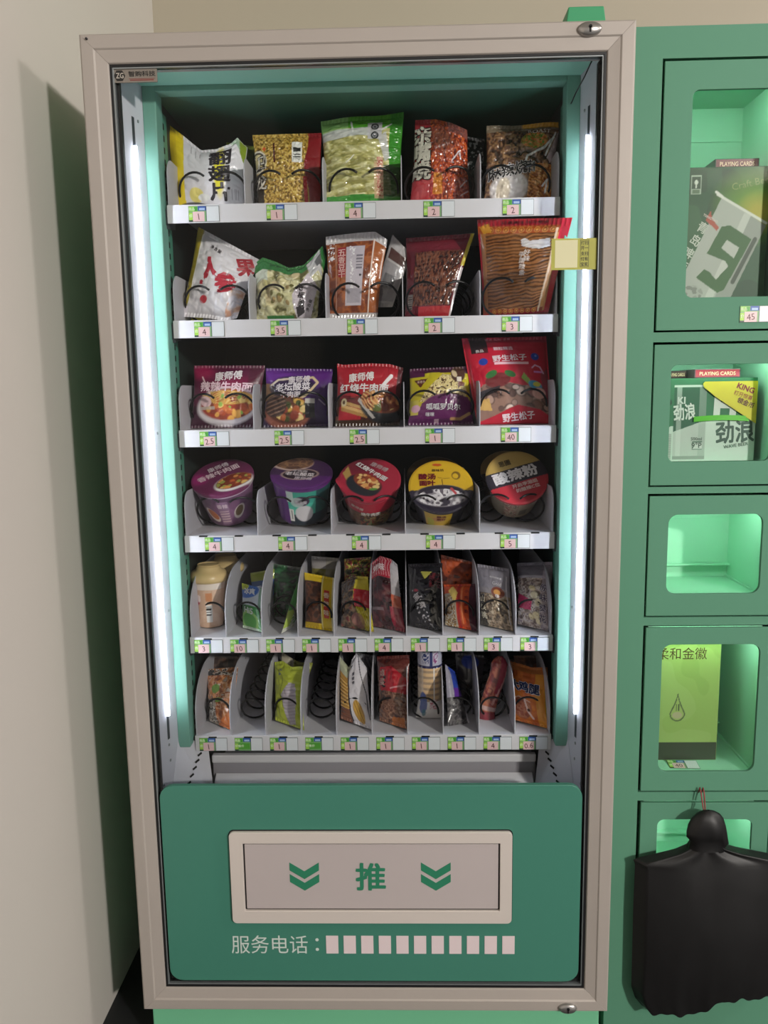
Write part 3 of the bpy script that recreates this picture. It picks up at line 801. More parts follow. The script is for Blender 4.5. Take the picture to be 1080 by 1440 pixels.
# ------------------------------------------------------------------ top tray
def p(a):                                        # white crisp bag with a yellow edge
    a.fill('#d8d6dc')
    a.put(a.S < 0.20+0.03*(a.nz(0.4, 2)-0.5), '#e3c922'); a.put(a.S < 0.10, '#d1b521', 0.6)
    a.put(a.ell(0.68, 0.58, 0.075, 0.40, 0, 0.4), '#ecd933')
    a.put(a.ell(0.36, 0.20, 0.10, 0.10), '#e6d54a', 0.8); a.put(a.ell(0.46, 0.17, 0.08, 0.05), '#e9e6e6')
    a.put(a.ell(0.30, 0.05, 0.22, 0.07), '#35303a', 0.9)
    a.put(a.poly([(0.88, 1.0), (1.0, 1.0), (1.0, 0.66), (0.93, 0.82)]), '#7e9426'); a.put(a.poly([(0.78, 1.0), (0.9, 1.0), (0.93, 0.84)]), '#9fb9a2')
    a.put(a.rect(0.30, 0.31, 0.78, 0.9) | a.rect(0.36, 0.367, 0.74, 0.88) | a.rect(0.42, 0.425, 0.78, 0.88), '#8d8790')
    for k in range(5): a.put(a.rect(0.84+0.02*k, 0.847+0.02*k, 0.14, 0.28), '#9a97a0')
bag('snack_bag', 'white crisp bag with yellow left edge and black brush lettering on top tray', 0, (235, 174), (347, 197), (344, 0), (243, 0), p,
    vert('翻翅片', 0.685, 0.76, 0.255, 0.235, '#2a242c', 0.035, 1.1), top=[(0, 0), (0.2, -0.10), (0.42, -0.24), (0.62, -0.20), (0.8, -0.09), (0.88, 0.01), (0.95, -0.05), (1, -0.08)], thick=0.024, crump=0.004, seed=2, wave=0.004)
def p(a):                                        # gold noodle snack
    a.fill('#a8842f')
    a.mottle(a.S < 0.8, ['#5e4716', '#8f6e25', '#b08b38', '#c9a850', '#d7bd6a'], 3.2, 3, bump=0.003)
    a.stripes(a.T > 0.82, '#c9ac55', 0.7, 1.6, 0.3, 0.6); a.stripes(a.T > 0.82, '#6b531c', -0.7, 1.1, 0.2, 0.5)
    a.put(a.S > 0.79+0.03*np.sin(a.T*9), '#7c1a22'); a.put((a.S > 0.74) & (a.S < 0.80) & (a.T < 0.4), '#b3232c')
    a.barcode(0.58, 0.73, 0.57, 0.86, True)
    a.put(a.rect(0.30, 0.325, 0.58, 0.86), '#4e1512')
    a.put(a.ell(0.05, 0.62, 0.14, 0.17), '#e4dccb'); a.put(a.ell(0.05, 0.62, 0.12, 0.145), '#2a1d1a'); a.put(a.ell(0.05, 0.62, 0.095, 0.115), '#c8b98a')
    a.put(a.ell(0.16, 0.78, 0.022, 0.03), '#d05a28')
    a.put(a.poly([(0, 0.45), (0.13, 0.40), (0.12, 0.1), (0, 0.0)]), '#2b2214')
bag('snack_bag', 'gold crispy noodle snack bag with dark red right edge and barcode', 0, (355, 190), (452, 187), (453, 0), (362, 0), p,
    vert('卫龙', 0.075, 0.60, 0.25, 0.17, '#e9e2d6', 0.03, 0.9, '#241b19'), thick=0.022, crump=0.003, seed=3, mtl=M_CLEAR)
def p(a):                                        # clear bag of pale sticks
    a.fill('#b9bd8f')
    a.mottle(a.S < 2, ['#8d8a4c', '#b3ad68', '#c9c486', '#d9d6a4', '#c4c08a'], 0.9, 4, 0.6, 1.6, bump=0.004)
    a.stripes(a.T < 0.5, '#8f8b52', PI/2+0.12, 0.55, 0.35, 0.7, wob=1.0, bump=-0.002); a.stripes((a.T >= 0.5) & (a.T < 0.82), '#a19c5b', PI/2-0.6, 0.6, 0.35, 0.7, wob=1.2)
    a.put(a.T < 0.13, '#3f8f38'); a.put(a.T < 0.04, '#9ab98f')
    a.put(a.T > 0.865-0.05*a.S, '#54a32c'); a.put((a.S < 0.33) & (a.T > 0.83), '#8fbd74', 0.75); a.put((a.T > 0.74) & (a.T < 0.84) & (a.S < 0.62), '#c6cbcf', 0.8)
    a.put(a.S > 0.84+0.10*(a.T < 0.55)*(0.55-a.T), '#3c8a2c'); a.put((a.S > 0.76) & (a.T < 0.42) & (a.T > 0.12), '#3c4a2f', 0.85)
    a.put(a.rect(0.57, 0.75, 0.70, 0.895), '#c3c1c4'); a.put(a.poly([(0.70, 0.72), (0.80, 0.78), (0.86, 0.50), (0.80, 0.45)]), '#c8c8c8', 0.85)
    for t in (0.845, 0.74):
        a.put(a.ell(0.66, t, 0.048, 0.048), '#26282b'); a.put(a.ell(0.66, t, 0.030, 0.030), '#8e8f93'); a.put(a.ell(0.66, t, 0.014, 0.014), '#35363a')
    a.put(a.rect(0.66, 0.78, 0.10, 0.46), '#d2b08d', 0.8); a.mottle(a.rect(0.69, 0.77, 0.12, 0.5), ['#b55a52', '#e0c8a8', '#c98476', '#e0c8a8'], 4.0, 5)
    a.put(a.line([(0.30, 0.46), (0.40, 0.53)], 0.012), '#f4f2dc'); a.put(a.line([(0.37, 0.93), (0.39, 0.80)], 0.02), '#e9f2e2'); a.put(a.line([(0.74, 0.80), (0.86, 0.87)], 0.02), '#eef6e9')
bag('snack_bag', 'large clear bag of pale bamboo shoot sticks with green top on top tray', 0, (451, 170), (568, 158), (563, 0), (457, 0), p, (), thick=0.024, crump=0.0035, seed=4, mtl=M_CLEAR, lean=0.018, wave=0.003)
def p(a):                                        # red spicy strips
    a.fill('#a3303a')
    m = (a.S > 0.30) & (a.T > 0.04)
    a.mottle(m, ['#5b1d16', '#8d2f1d', '#b44a22', '#c9642c', '#a43a26', '#7a2a20'], 2.0, 6, 1.3, 0.8, bump=0.004)
    a.put(a.ell(0.50, 0.76, 0.24, 0.24, 0.2, 0.9), '#4b3a33', 0.75); a.put((a.S > 0.62) & (a.T > 0.86), '#6f4d4c', 0.7)
    a.put(a.ell(0.20, 0.22, 0.20, 0.30, 0.2, 0.6), '#a82e36', 0.85); a.mottle(a.rect(0.36, 0.52, 0.14, 0.36), ['#b4661f', '#d88f36', '#c87a2a'], 3.0, 8)
    a.put(a.line([(0.70, 0.52), (0.84, 0.66), (0.86, 0.56)], 0.018), '#f0dfe4'); a.put(a.line([(0.84, 0.22), (0.96, 0.32)], 0.02), '#eddce2'); a.put(a.line([(0.84, 0.13), (0.97, 0.19)], 0.018), '#e2cdd6')
    a.put((a.S > 0.72) & (a.T < 0.34), '#8e5f66', 0.35)
bag('snack_bag', 'red spicy strip bag with white brush lettering down its left side', 0, (584, 169), (657, 178), (662, 0), (576, 0), p,
    vert('亲嘴烧', 0.14, 0.80, 0.20, 0.20, '#d6d2c4', 0.05, 1.1, '#241a1a'), thick=0.023, crump=0.0045, seed=5, mtl=M_CLEAR, top=[(0, 0), (0.4, 0.04), (0.7, 0.02), (1, -0.04)])
def p(a):                                        # brown snack pouch
    a.fill('#5f4738')
    a.mottle(a.S < 2, ['#3d2b22', '#5b4030', '#7d5a3e', '#93704d', '#6a4a3a'], 1.1, 7, bump=0.004)
    a.mottle((a.S > 0.62) & (a.T < 0.48), ['#8f4f1f', '#c07a35', '#d89a55', '#e0b070'], 1.6, 8, bump=0.003); a.stripes((a.S > 0.62) & (a.T < 0.42), '#7c431b', 1.2, 1.9, 0.35, 0.7, wob=0.8)
    a.put(a.T > 0.90, '#776a58'); a.put((a.T > 0.935) & (a.S > 0.5), '#c9932c')
    a.mottle(a.ell(0.66, 0.76, 0.19, 0.12) > 0.5, ['#c06a2e', '#d18746', '#4f8a2c', '#c9863f'], 1.8, 9)
    a.put(a.ell(0.34, 0.20, 0.27, 0.22), '#cbc4c0'); a.put(a.ell(0.26, 0.17, 0.10, 0.17), '#d8c7a6', 0.6); a.put((a.T < 0.03) & (a.S < 0.7), '#b36a58')
    a.put(a.poly([(0.86, 0.55), (1, 0.92), (1, 0.6), (0.92, 0.5)]), '#b9a6ae', 0.9); a.put(a.line([(0.54, 0.44), (0.57, 0.56), (0.80, 0.66), (0.93, 0.80)], 0.03), '#efe6ea'); a.put(a.line([(0.84, 0.58), (0.95, 0.86)], 0.025), '#f3eef2')
    a.put(a.line([(0.83, 0.22), (0.90, 0.30), (0.88, 0.15)], 0.025), '#ece4e6')
bag('snack_bag', 'brown glossy spicy snack pouch with white outlined lettering at right of top tray', 0, (684, 178), (788, 172), (776, 0), (680, 0), p,
    [('麻辣烧', 0.30, 0.40, 0.15, 8, '#1d181a', 0.03, 1.0, '#e9e4e2'), ('串', 0.62, 0.43, 0.14, 0, '#1d181a', 0.03, 1.0, '#e9e4e2'), ('ROAST', 0.72, 0.875, 0.05, -1, '#d9cfc4', 0.02, 1.2)],
    thick=0.022, crump=0.0045, seed=6, mtl=M_CLEAR, wave=0.003)

def p(a): a.fill('#17161a'); a.put((a.nz(2.4, 5) > 0.68) & (a.T > 0.55), '#b9b6b8')
bag('snack_bag', 'black packet tucked behind the red spicy strip bag on top tray', 0, (642, 190), (682, 196), (676, 0), (640, 0), p, Y=0.285, thick=0.010, crump=0.004, seed=8, res=0.0018)
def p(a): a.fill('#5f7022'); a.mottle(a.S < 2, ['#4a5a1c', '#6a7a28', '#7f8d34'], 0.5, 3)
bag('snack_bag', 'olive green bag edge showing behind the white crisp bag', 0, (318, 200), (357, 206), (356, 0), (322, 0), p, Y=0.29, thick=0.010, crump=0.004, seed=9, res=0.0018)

# ------------------------------------------------------------------ second tray
def p(a):                                        # silver bag with red writing, tilted
    a.fill('#c9c6c8')
    a.put(a.S < 0.10, '#a5942a'); a.put((a.S > 0.09) & (a.S < 0.11), '#e3e0d8'); a.put((a.S < 0.11) & (a.T < 0.12), '#d8d2d8')
    a.put(a.ell(0.03, 0.33, 0.02, 0.02), '#55512e')
    a.mottle((a.S > 0.78) & (a.T < 0.42) & (a.T > 0.05), ['#b98a70', '#c9a890', '#cfc0ba', '#c7c2c6'], 0.8, 3)
    a.put(a.ell(0.36, 0.20, 0.065, 0.06, 0.2), '#a8222f'); a.put((a.S > 0.86) & (a.T > 0.72), '#9d9498', 0.6)
    a.stripes(a.T < 0.3, '#a8a5aa', 0.9, 0.5, 0.3, 0.5, wob=2.0); a.put(a.line([(0.2, 0.96), (0.5, 0.95)], 0.02), '#f2f0f2')
bag('snack_bag', 'silver white snack bag leaning left with big red brush characters', 1, (279, 319), (366, 366), (334, 0.012), (254, 0.014), p,
    [('人', 0.36, 0.56, 0.30, 20, '#b5253a', 0.04, 1.0), ('参', 0.66, 0.46, 0.25, 12, '#b5253a', 0.05, 1.1), ('果', 0.88, 0.78, 0.24, 35, '#a3222f', 0.04), ('净含量', 0.36, 0.83, 0.05, -12, '#4a4448', 0.01)],
    thick=0.026, crump=0.006, seed=7, lean=0.016, cs=0.45, bot=[(0, 0), (0.5, -0.02), (0.8, -0.06), (1, -0.02)])
def p(a):
    a.fill('#c9c52a'); a.put(a.S > 0.5, '#c9c7c2'); a.mottle(a.S > 0.55, ['#a9a6a4', '#d6d3d0', '#e6e4e2', '#bdb8a8'], 1.2, 2)
bag('snack_bag', 'small yellow and silver bag end lying under the tilted silver bag', 1, (272, 432), (312, 437), (300, 0), (266, 0), p, thick=0.006, crump=0.004, seed=8, res=0.002, Y=0.245, lean=0.002)
def p(a):                                        # clear bag of pale pieces
    a.fill('#8f9a78')
    a.mottle(a.S < 2, ['#5d5a34', '#8d8a5a', '#b9b68c', '#cfcfae', '#b7b388'], 0.75, 5, bump=0.004)
    a.blobs((a.T < 0.82) & (a.S < 0.72), 26, ['#c9c79c', '#d6d4b0', '#b9b27c', '#d9d2a4', '#c2b48c'], 0.06, 0.13, 11, bump=0.005, box=(0.05, 0.66, 0.12, 0.78))
    a.blobs((a.T < 0.55) & (a.S < 0.7), 8, ['#8c8150', '#6f6a34', '#9a8456'], 0.03, 0.06, 4, box=(0.2, 0.6, 0.25, 0.6))
    a.put(a.T > 0.80, '#2f6f38'); a.put((a.T < 0.09) & (a.S < 0.62) & (a.S > 0.18), '#2f7d38'); a.put((a.S < 0.2) & (a.T > 0.62) & (a.T < 0.8), '#c2cfc4', 0.7)
    a.put(a.poly([(0.60, 0.42), (0.80, 0.72), (0.97, 0.45), (0.90, 0.06), (0.68, 0.02), (0.62, 0.2)]), '#c9c1c8')
    a.put(a.poly([(0.74, 0.92), (0.90, 1.0), (1, 0.7), (0.85, 0.62)]), '#b9babb'); a.put(a.poly([(0.86, 0.86), (0.93, 0.92), (0.98, 0.78), (0.92, 0.74)]), '#5e6062')
    a.put(a.poly([(0.66, 0.20), (0.78, 0.24), (0.80, 0.12), (0.68, 0.06)]), '#2b262b')
bag('snack_bag', 'clear bag of pale pickled bamboo pieces with green edges on second tray', 1, (357, 371), (458, 366), (446, 0), (361, 0), p,
    vert('泡椒脆', 0.72, 0.52, 0.13, 0.11, '#2a262a', 0.03, 0.9, rot=-15, ds=0.012)+[('净含量', 0.86, 0.22, 0.055, 70, '#3a363a', 0.01)],
    top=[(0, 0), (0.12, 0.10), (0.3, 0.02), (0.5, -0.10), (0.7, -0.06), (0.85, 0.12), (0.95, 0.25), (1, 0.02)], thick=0.028, crump=0.005, seed=9, mtl=M_CLEAR, bot=[(0, 0.05), (0.1, 0), (0.9, 0), (1, 0.08)])
def p(a):                                        # vacuum pack behind
    a.fill('#a9a6a6'); a.put(a.rect(0.1, 0.9, 0.70, 0.86), '#4a2f2c'); a.put(a.rect(0.08, 0.92, 0.1, 0.68), '#8f8d90'); a.put(a.rect(0.2, 0.7, 0.3, 0.5), '#55565a', 0.8)
bag('vacuum_pack', 'silver vacuum pack leaning behind the brown sauce pouch', 1, (552, 330), (579, 358), (552, 0.03), (520, 0.03), p, Y=0.262, thick=0.006, seed=10, res=0.002, lean=0.004, mtl=M_CLEAR)
def p(a):                                        # brown vacuum pack
    a.fill('#7a3f22'); a.mottle(a.S < 2, ['#6a3219', '#854624', '#9a5529', '#7b3c1e'], 0.6, 2)
    a.put(a.T > 0.905, '#c9c6c6'); a.put(a.T < 0.09, '#bdb7b6'); a.put((a.S > 0.80) & (a.T < 0.9) & (a.T > 0.1), '#a05a2a', 0.8)
    a.put(a.line([(0.80, 0.92), (0.80, 0.06)], 0.02), '#e9d9cf'); a.put(a.line([(0.98, 0.86), (0.97, 0.5)], 0.02), '#e0c4ae')
    a.put(a.rect(0.20, 0.33, 0.50, 0.84), '#93222c'); a.put(a.rect(0.155, 0.17, 0.12, 0.88), '#b98d78', 0.6); a.put(a.rect(0.34, 0.66, 0.17, 0.84), '#b7b1ba'); a.put(a.rect(0.37, 0.63, 0.2, 0.36), '#8f8b94', 0.7)
    for k in range(5): a.put(a.rect(0.52, 0.63, 0.58+0.035*k, 0.60+0.035*k), '#55535f', 0.8)
    a.put(a.ell(0.61, 0.51, 0.022, 0.022), '#3a3a42'); a.put((np.abs(a.S-0.46+0.1*(a.nz(1.2, 4)-0.5)) < 0.03) & (a.nz(5, 6) > 0.55) & (a.T > 0.35) & (a.T < 0.85), '#ffffff')
    a.put((a.S < 0.14) & (a.S > 0.03) & (a.nz(5, 7) > 0.6) & (a.T > 0.7) & (a.T < 0.9), '#f4eaea')
bag('vacuum_pack', 'brown vacuum packed block with white label standing on second tray', 1, (458, 333), (545, 327), (530, 0), (462, 0), p,
    vert('五香豆干', 0.265, 0.78, 0.085, 0.075, '#e3b9b2', 0.02, 1.0), thick=0.016, crump=0.002, seed=11, mtl=M_CLEAR, lean=0.006, top=[(0, 0), (0.5, 0.02), (0.8, 0.02), (1, -0.08)], seal=(0.08, 0.08, 0, 0))
def p(a):                                        # dark red pouch turned sideways
    a.fill('#5f1522'); a.put(a.T > 0.82, '#6d1a28')
    m = a.rect(0.16, 0.93, 0.16, 0.80)
    a.mottle(m, ['#2a1210', '#4a221a', '#6a3a28', '#7d4a33'], 2.4, 3, 1.6, 0.6, bump=0.002); a.stripes(a.rect(0.2, 0.5, 0.4, 0.78), '#7a5444', PI/2+0.1, 1.2, 0.3, 0.5)
    a.put(a.T < 0.15, '#a81c26'); a.put((a.S < 0.3) & (a.T < 0.15), '#5a1420'); a.put(a.rect(0.06, 0.16, 0.12, 0.30), '#77706c'); a.put((a.S > 0.95) & (a.T > 0.62), '#bfae2c'); a.put((a.S > 0.965) & (a.T < 0.6), '#cfc6ca')
    for k in range(6): a.put(a.rect(0.07, 0.15, 0.13+0.027*k, 0.14+0.027*k), '#2e2a2a')
bag('snack_bag', 'dark red noodle snack pouch turned sideways between brown block and stick pack', 1, (571, 335), (667, 328), (632, 0), (569, 0), p,
    thick=0.014, crump=0.0025, seed=12, mtl=M_CLEAR, yaw=-0.035, Y=0.236)
def p(a):                                        # large red pack of brown sticks
    a.fill('#a31f2c'); m = a.rect(0.085, 0.86, 0.10, 0.87)
    a.put(m, '#8f5a2e'); a.stripes(m, '#3d1c0a', PI/2+0.10, 1.5, 0.40, 0.95, wob=0.7, seed=3, bump=-0.0016); a.put(a.nz(0.5, 4, 0.5, 1.6)*m, '#b07a48', 0.35)
    a.put(a.rect(0.03, 0.085, 0.1, 0.9), '#a8703f'); a.put(a.rect(0.86, 0.92, 0.06, 0.9), '#c08a54'); a.put((a.T > 0.865) & (a.T < 0.935) & (a.S < 0.9), '#a54a1e'); a.put((a.T < 0.10) & (a.T > 0.05) & (a.S < 0.9), '#8d3a1c')
    a.put((a.S > 0.90) & (a.T > 0.70), '#b51f35'); a.put(a.T < 0.04, '#6d1620')
    for k in range(9):
        for rr, c in ((0.032, '#c98a3a'), (0.024, '#8f3a1a'), (0.014, '#c98a3a')):
            a.put(a.ell(0.15+0.085*k, 0.895, rr, rr), c)
            if k < 8: a.put(a.ell(0.18+0.085*k, 0.072, rr, rr), c)
    a.put(a.poly([(0.02, 0.93), (0.06, 0.86), (0.16, 0.88), (0.12, 0.96)]), '#d19a2e', 0.8)
    a.put(a.poly([(0.50, 0.80), (0.54, 0.82), (0.60, 0.79), (0.72, 0.80), (0.82, 0.81), (0.84, 0.73), (0.72, 0.71), (0.62, 0.72), (0.52, 0.74)]), '#d6d2d2');
    a.put(a.line([(0.87, 0.9), (0.88, 0.5), (0.84, 0.06)], 0.025), '#e7cfae', 0.8)
bag('snack_bag', 'large red pack of long brown spicy sticks at right of second tray', 1, (671, 309), (805, 306), (770, 0), (680, 0), p,
    vert('手撕辣条', 0.535, 0.66, 0.06, 0.055, '#e4d6cc', 0.02, 1.1, rot=-6, ds=0.008)+vert('好味', 0.59, 0.68, 0.06, 0.055, '#e4d6cc', 0.02, 1.1, rot=-6, ds=0.008)+[('经典美味·休闲零食', 0.52, 0.965, 0.03, 0, '#5a1518', 0.01, 1.6)],
    thick=0.014, crump=0.002, seed=13, mtl=M_CLEAR, lean=-0.030, yaw=-0.060, pinch=0.01, seal=(0.08, 0.04, 0.02, 0.08), Y=0.168)
def p(a): a.fill('#8d1a2c'); a.mottle(a.S < 2, ['#6d1420', '#8d1a2c', '#a8253a'], 0.8, 3)
bag('snack_bag', 'dark red bag edge showing behind the stick pack by the sticker', 1, (778, 380), (800, 385), (792, 0), (766, 0), p, Y=0.285, thick=0.008, seed=14, res=0.002)

# ------------------------------------------------------------------ third tray
def steak(a, cs, ct, rs, rt, rot=0.0, seed=1, cols=('#7d3420', '#a84a2a', '#c46a34', '#d9a04a', '#8a3a26', '#e0c070')):
    a.blobs(a.ell(cs, ct, rs, rt, rot) > 0.5, 46, list(cols), 0.035, 0.075, seed, bump=0.0012, box=(cs-rs, cs+rs, ct-rt*1.1, ct+rt*1.1))
def p(a):                                        # crimson noodles
    a.fill('#5a1538'); a.put(a.ell(0.13, 0.88, 0.16, 0.10, 0, 0.9), '#a01a50', 0.8); a.put(a.ell(0.55, 0.62, 0.3, 0.14, 0, 1.2), '#8a1645', 0.8); a.put(a.T < 0.35-0.2*a.S, '#2e1428', 0.75); a.put((a.S > 0.8) & (a.T > 0.6), '#4a1a2c', 0.7)
    a.put(a.ell(0.53, 0.33, 0.44, 0.27, 0.05), '#c9c3c6'); a.put(a.ell(0.54, 0.36, 0.40, 0.22, 0.05), '#9a3a26'); a.put(a.ell(0.54, 0.46, 0.38, 0.10), '#c99a4a')
    steak(a, 0.54, 0.34, 0.38, 0.20, 0, 5); a.stripes(a.ell(0.48, 0.47, 0.34, 0.10) > 0.5, '#dfc07a', 1.9, 1.8, 0.3, 0.7, wob=1.5)
    a.blobs(a.S < 2, 5, ['#7da040', '#90b050'], 0.02, 0.035, 9, box=(0.4, 0.8, 0.2, 0.5)); a.put(a.ell(0.22, 0.40, 0.09, 0.07, -0.6), '#d9b9bd'); a.put(a.line([(0.14, 0.80), (0.30, 0.46)], 0.018), '#e6c4c8'); a.put(a.rect(0.13, 0.36, 0.27, 0.32), '#b9b6ac', 0.7)
bag('noodle_packet', 'crimson instant noodle packet with a bowl picture at left end of third tray', 2, (273, 514), (373, 514), (364, 0), (268, 0), p,
    [('康师傅', 0.52, 0.815, 0.15, 6, '#ece4e6', 0.03, 0.9), ('辣辣牛肉面', 0.50, 0.635, 0.15, -1, '#f0d2dc', 0.03, 1.05)], thick=0.022, crump=0.003, seed=3, group='instant noodle packets on the third tray', cat='noodle packet')
def p(a):                                        # purple noodles
    a.fill('#3f1a5e'); a.put(a.ell(0.18, 0.86, 0.3, 0.12, 0, 0.9), '#6a2a90', 0.8); a.put(a.ell(0.75, 0.88, 0.25, 0.12, 0, 0.9), '#571c74', 0.8); a.put(a.T < 0.18, '#1d1232', 0.85); a.put((a.S > 0.78) & (a.T < 0.5), '#2c1648', 0.8)
    a.put(a.poly([(0, 0.74), (0.14, 0.70), (0.16, 0.5), (0, 0.42)]), '#8a6a4c')
    a.put(a.ell(0.42, 0.65, 0.36, 0.17), '#1d1530', 0.85); a.put(a.line([(0.10, 0.70), (0.20, 0.78), (0.40, 0.80)], 0.03), '#cdbfae'); a.put(a.line([(0.60, 0.80), (0.72, 0.83), (0.80, 0.74), (0.72, 0.62), (0.62, 0.50), (0.50, 0.44), (0.33, 0.46)], 0.035), '#c9b58e')
    a.put(a.ell(0.36, 0.24, 0.36, 0.24), '#8d5546'); a.put(a.ell(0.38, 0.27, 0.32, 0.19), '#5a2f24'); steak(a, 0.42, 0.27, 0.28, 0.17, 0, 6, ('#6a3a28', '#a85a34', '#c9a04c', '#3f4a24', '#d9c080', '#8a3a2a')); a.put(a.ell(0.18, 0.34, 0.17, 0.16), '#3c2a26')
    a.stripes(a.ell(0.18, 0.34, 0.16, 0.15) > 0.5, '#8a6a58', PI/2+0.3, 1.2, 0.3, 0.7); a.put(a.rect(0.63, 0.77, 0.14, 0.44), '#16161c'); a.put(a.rect(0.63, 0.77, 0.38, 0.46), '#b9b7b0')
    a.put(a.line([(0.83, 0.45), (0.92, 0.36)], 0.015), '#a99ab0', 0.8)
bag('noodle_packet', 'purple instant noodle packet second from the left on third tray', 2, (374, 518), (468, 519), (466, 0), (370, 0), p,
    [('康师傅', 0.52, 0.785, 0.13, 4, '#e0d8de', 0.03, 0.9), ('老坛酸菜', 0.43, 0.655, 0.135, 2, '#e9e4ea', 0.03, 1.05), ('牛肉面', 0.40, 0.525, 0.105, 0, '#e9e4ea', 0.025, 1.05)], thick=0.022, crump=0.003, seed=5, group='instant noodle packets on the third tray', cat='noodle packet')
def p(a):                                        # red noodles
    a.fill('#a3202c'); a.put((a.T < 0.46) & (a.S > 0.4), '#2a1416', 0.92); a.put((a.T < 0.09), '#3a2414'); a.put((a.T < 0.46) & (a.T > 0.30) & (a.S <= 0.4), '#4a1d1a', 0.8); a.put(a.S > 0.93, '#2a1216', 0.85)
    a.put(a.poly([(0.05, 0.45), (0.05, 0.05), (0, 0), (0, 0.5)]), '#3b3a2c', 0.8)
    for k, (t0, c) in enumerate(((0.385, '#b9955a'), (0.325, '#c9a468'), (0.275, '#a47c44'))): a.put(a.poly([(0.08, t0+0.02), (0.50, t0-0.12), (0.50, t0-0.165), (0.08, t0-0.035)]), c)
    a.put(a.ell(0.12, 0.37, 0.045, 0.06), '#c9bd98'); a.put(a.ell(0.12, 0.37, 0.02, 0.03), '#5a4630')
    a.put(a.ell(0.70, 0.30, 0.34, 0.24, -0.35), '#23262a'); a.put(a.poly([(0.36, 0.44), (0.62, 0.12), (0.58, 0.10), (0.34, 0.38)]), '#b9b4b0', 0.8)
    a.put(a.ell(0.70, 0.38, 0.31, 0.17, -0.2), '#8d4a30'); steak(a, 0.70, 0.38, 0.29, 0.16, 0, 8, ('#6a2f22', '#a85a3a', '#c98a54', '#d9b878', '#5f6a3a', '#7d3a2c')); a.stripes(a.ell(0.53, 0.40, 0.14, 0.14) > 0.5, '#dcb878', 0.8, 1.6, 0.35, 0.8, wob=1)
    a.put(a.line([(0.72, 0.62), (0.84, 0.80)], 0.055), '#e6dede'); a.put(a.rect(0.05, 0.3, 0.44, 0.455), '#b3303a')
bag('noodle_packet', 'red instant noodle packet with bold white lettering in middle of third tray', 2, (474, 513), (567, 514), (562, 0), (471, 0), p,
    [('康师傅', 0.38, 0.765, 0.145, 3, '#ece6e4', 0.03, 0.9), ('红烧牛肉面', 0.43, 0.585, 0.135, -1, '#e6e2e2', 0.035, 1.12)], thick=0.022, crump=0.003, seed=7, group='instant noodle packets on the third tray', cat='noodle packet', top=[(0, 0.02), (0.1, 0), (0.5, 0.03), (0.8, 0.02), (1, -0.04)])
def p(a):                                        # yellow and purple packet
    a.fill('#b8ab22'); a.put(a.T > 0.90-0.05*np.abs(a.S-0.4), '#3f1030'); a.put((a.S < 0.25) & (a.T > 0.83), '#48133a')
    a.put(a.poly([(0.24, 0.55), (0.55, 0.87), (0.82, 0.80), (0.95, 0.55), (0.9, 0.42), (0.4, 0.40)]), '#c9b878')
    m = a.poly([(0.24, 0.55), (0.55, 0.87), (0.82, 0.80), (0.95, 0.55), (0.9, 0.42), (0.15, 0.38)])
    a.mottle(m, ['#3d2a1a', '#7a5a34', '#d6c690', '#e0d29c', '#cdbb80', '#c3ad6c'], 3.4, 6, bump=0.001)
    a.put(a.ell(0.80, 0.86, 0.12, 0.14), '#4a2f22'); a.put(a.ell(0.74, 0.87, 0.04, 0.07, 0.4), '#c9b690'); a.put(a.rect(0.78, 0.86, 0.72, 0.80), '#d6cdbd'); a.put(a.ell(0.85, 0.68, 0.06, 0.04), '#6a3524')
    a.put(a.poly([(0.07, 0.77), (0.30, 0.79), (0.17, 0.63)]), '#5a2a1c')
    a.put(a.ell(0.62, 0.30, 0.42, 0.20), '#5a1552'); a.put(a.T < 0.18, '#4d1248'); a.put(a.poly([(0.2, 0.36), (0.45, 0.46), (0.95, 0.46), (1, 0.1), (0.1, 0.1)]), '#5a1552')
    a.put((a.S < 0.14) & (a.T < 0.42) & (a.T > 0.16), '#b9ac4a'); a.put(a.ell(0.10, 0.27, 0.07, 0.06), '#c99ab0'); a.put(a.line([(0.66, 0.09), (0.80, 0.09), (0.95, 0.18)], 0.045), '#b08a5a'); a.put(a.rect(0.40, 0.47, 0.04, 0.09), '#a88a9a')
bag('snack_bag', 'yellow and purple round cereal snack packet on third tray', 2, (576, 519), (660, 515), (666, 0), (574, 0), p,
    [('呱呱罗贝尔', 0.54, 0.285, 0.105, -2, '#d8d4da', 0.03, 1.05, '#2c2a34'), ('咪咪', 0.33, 0.165, 0.07, 0, '#d8d4da', 0.02, 1.0, '#2c2a34'), ('米老头', 0.185, 0.735, 0.05, 0, '#e0c8b8', 0.015, 0.9)], thick=0.024, crump=0.003, seed=9)
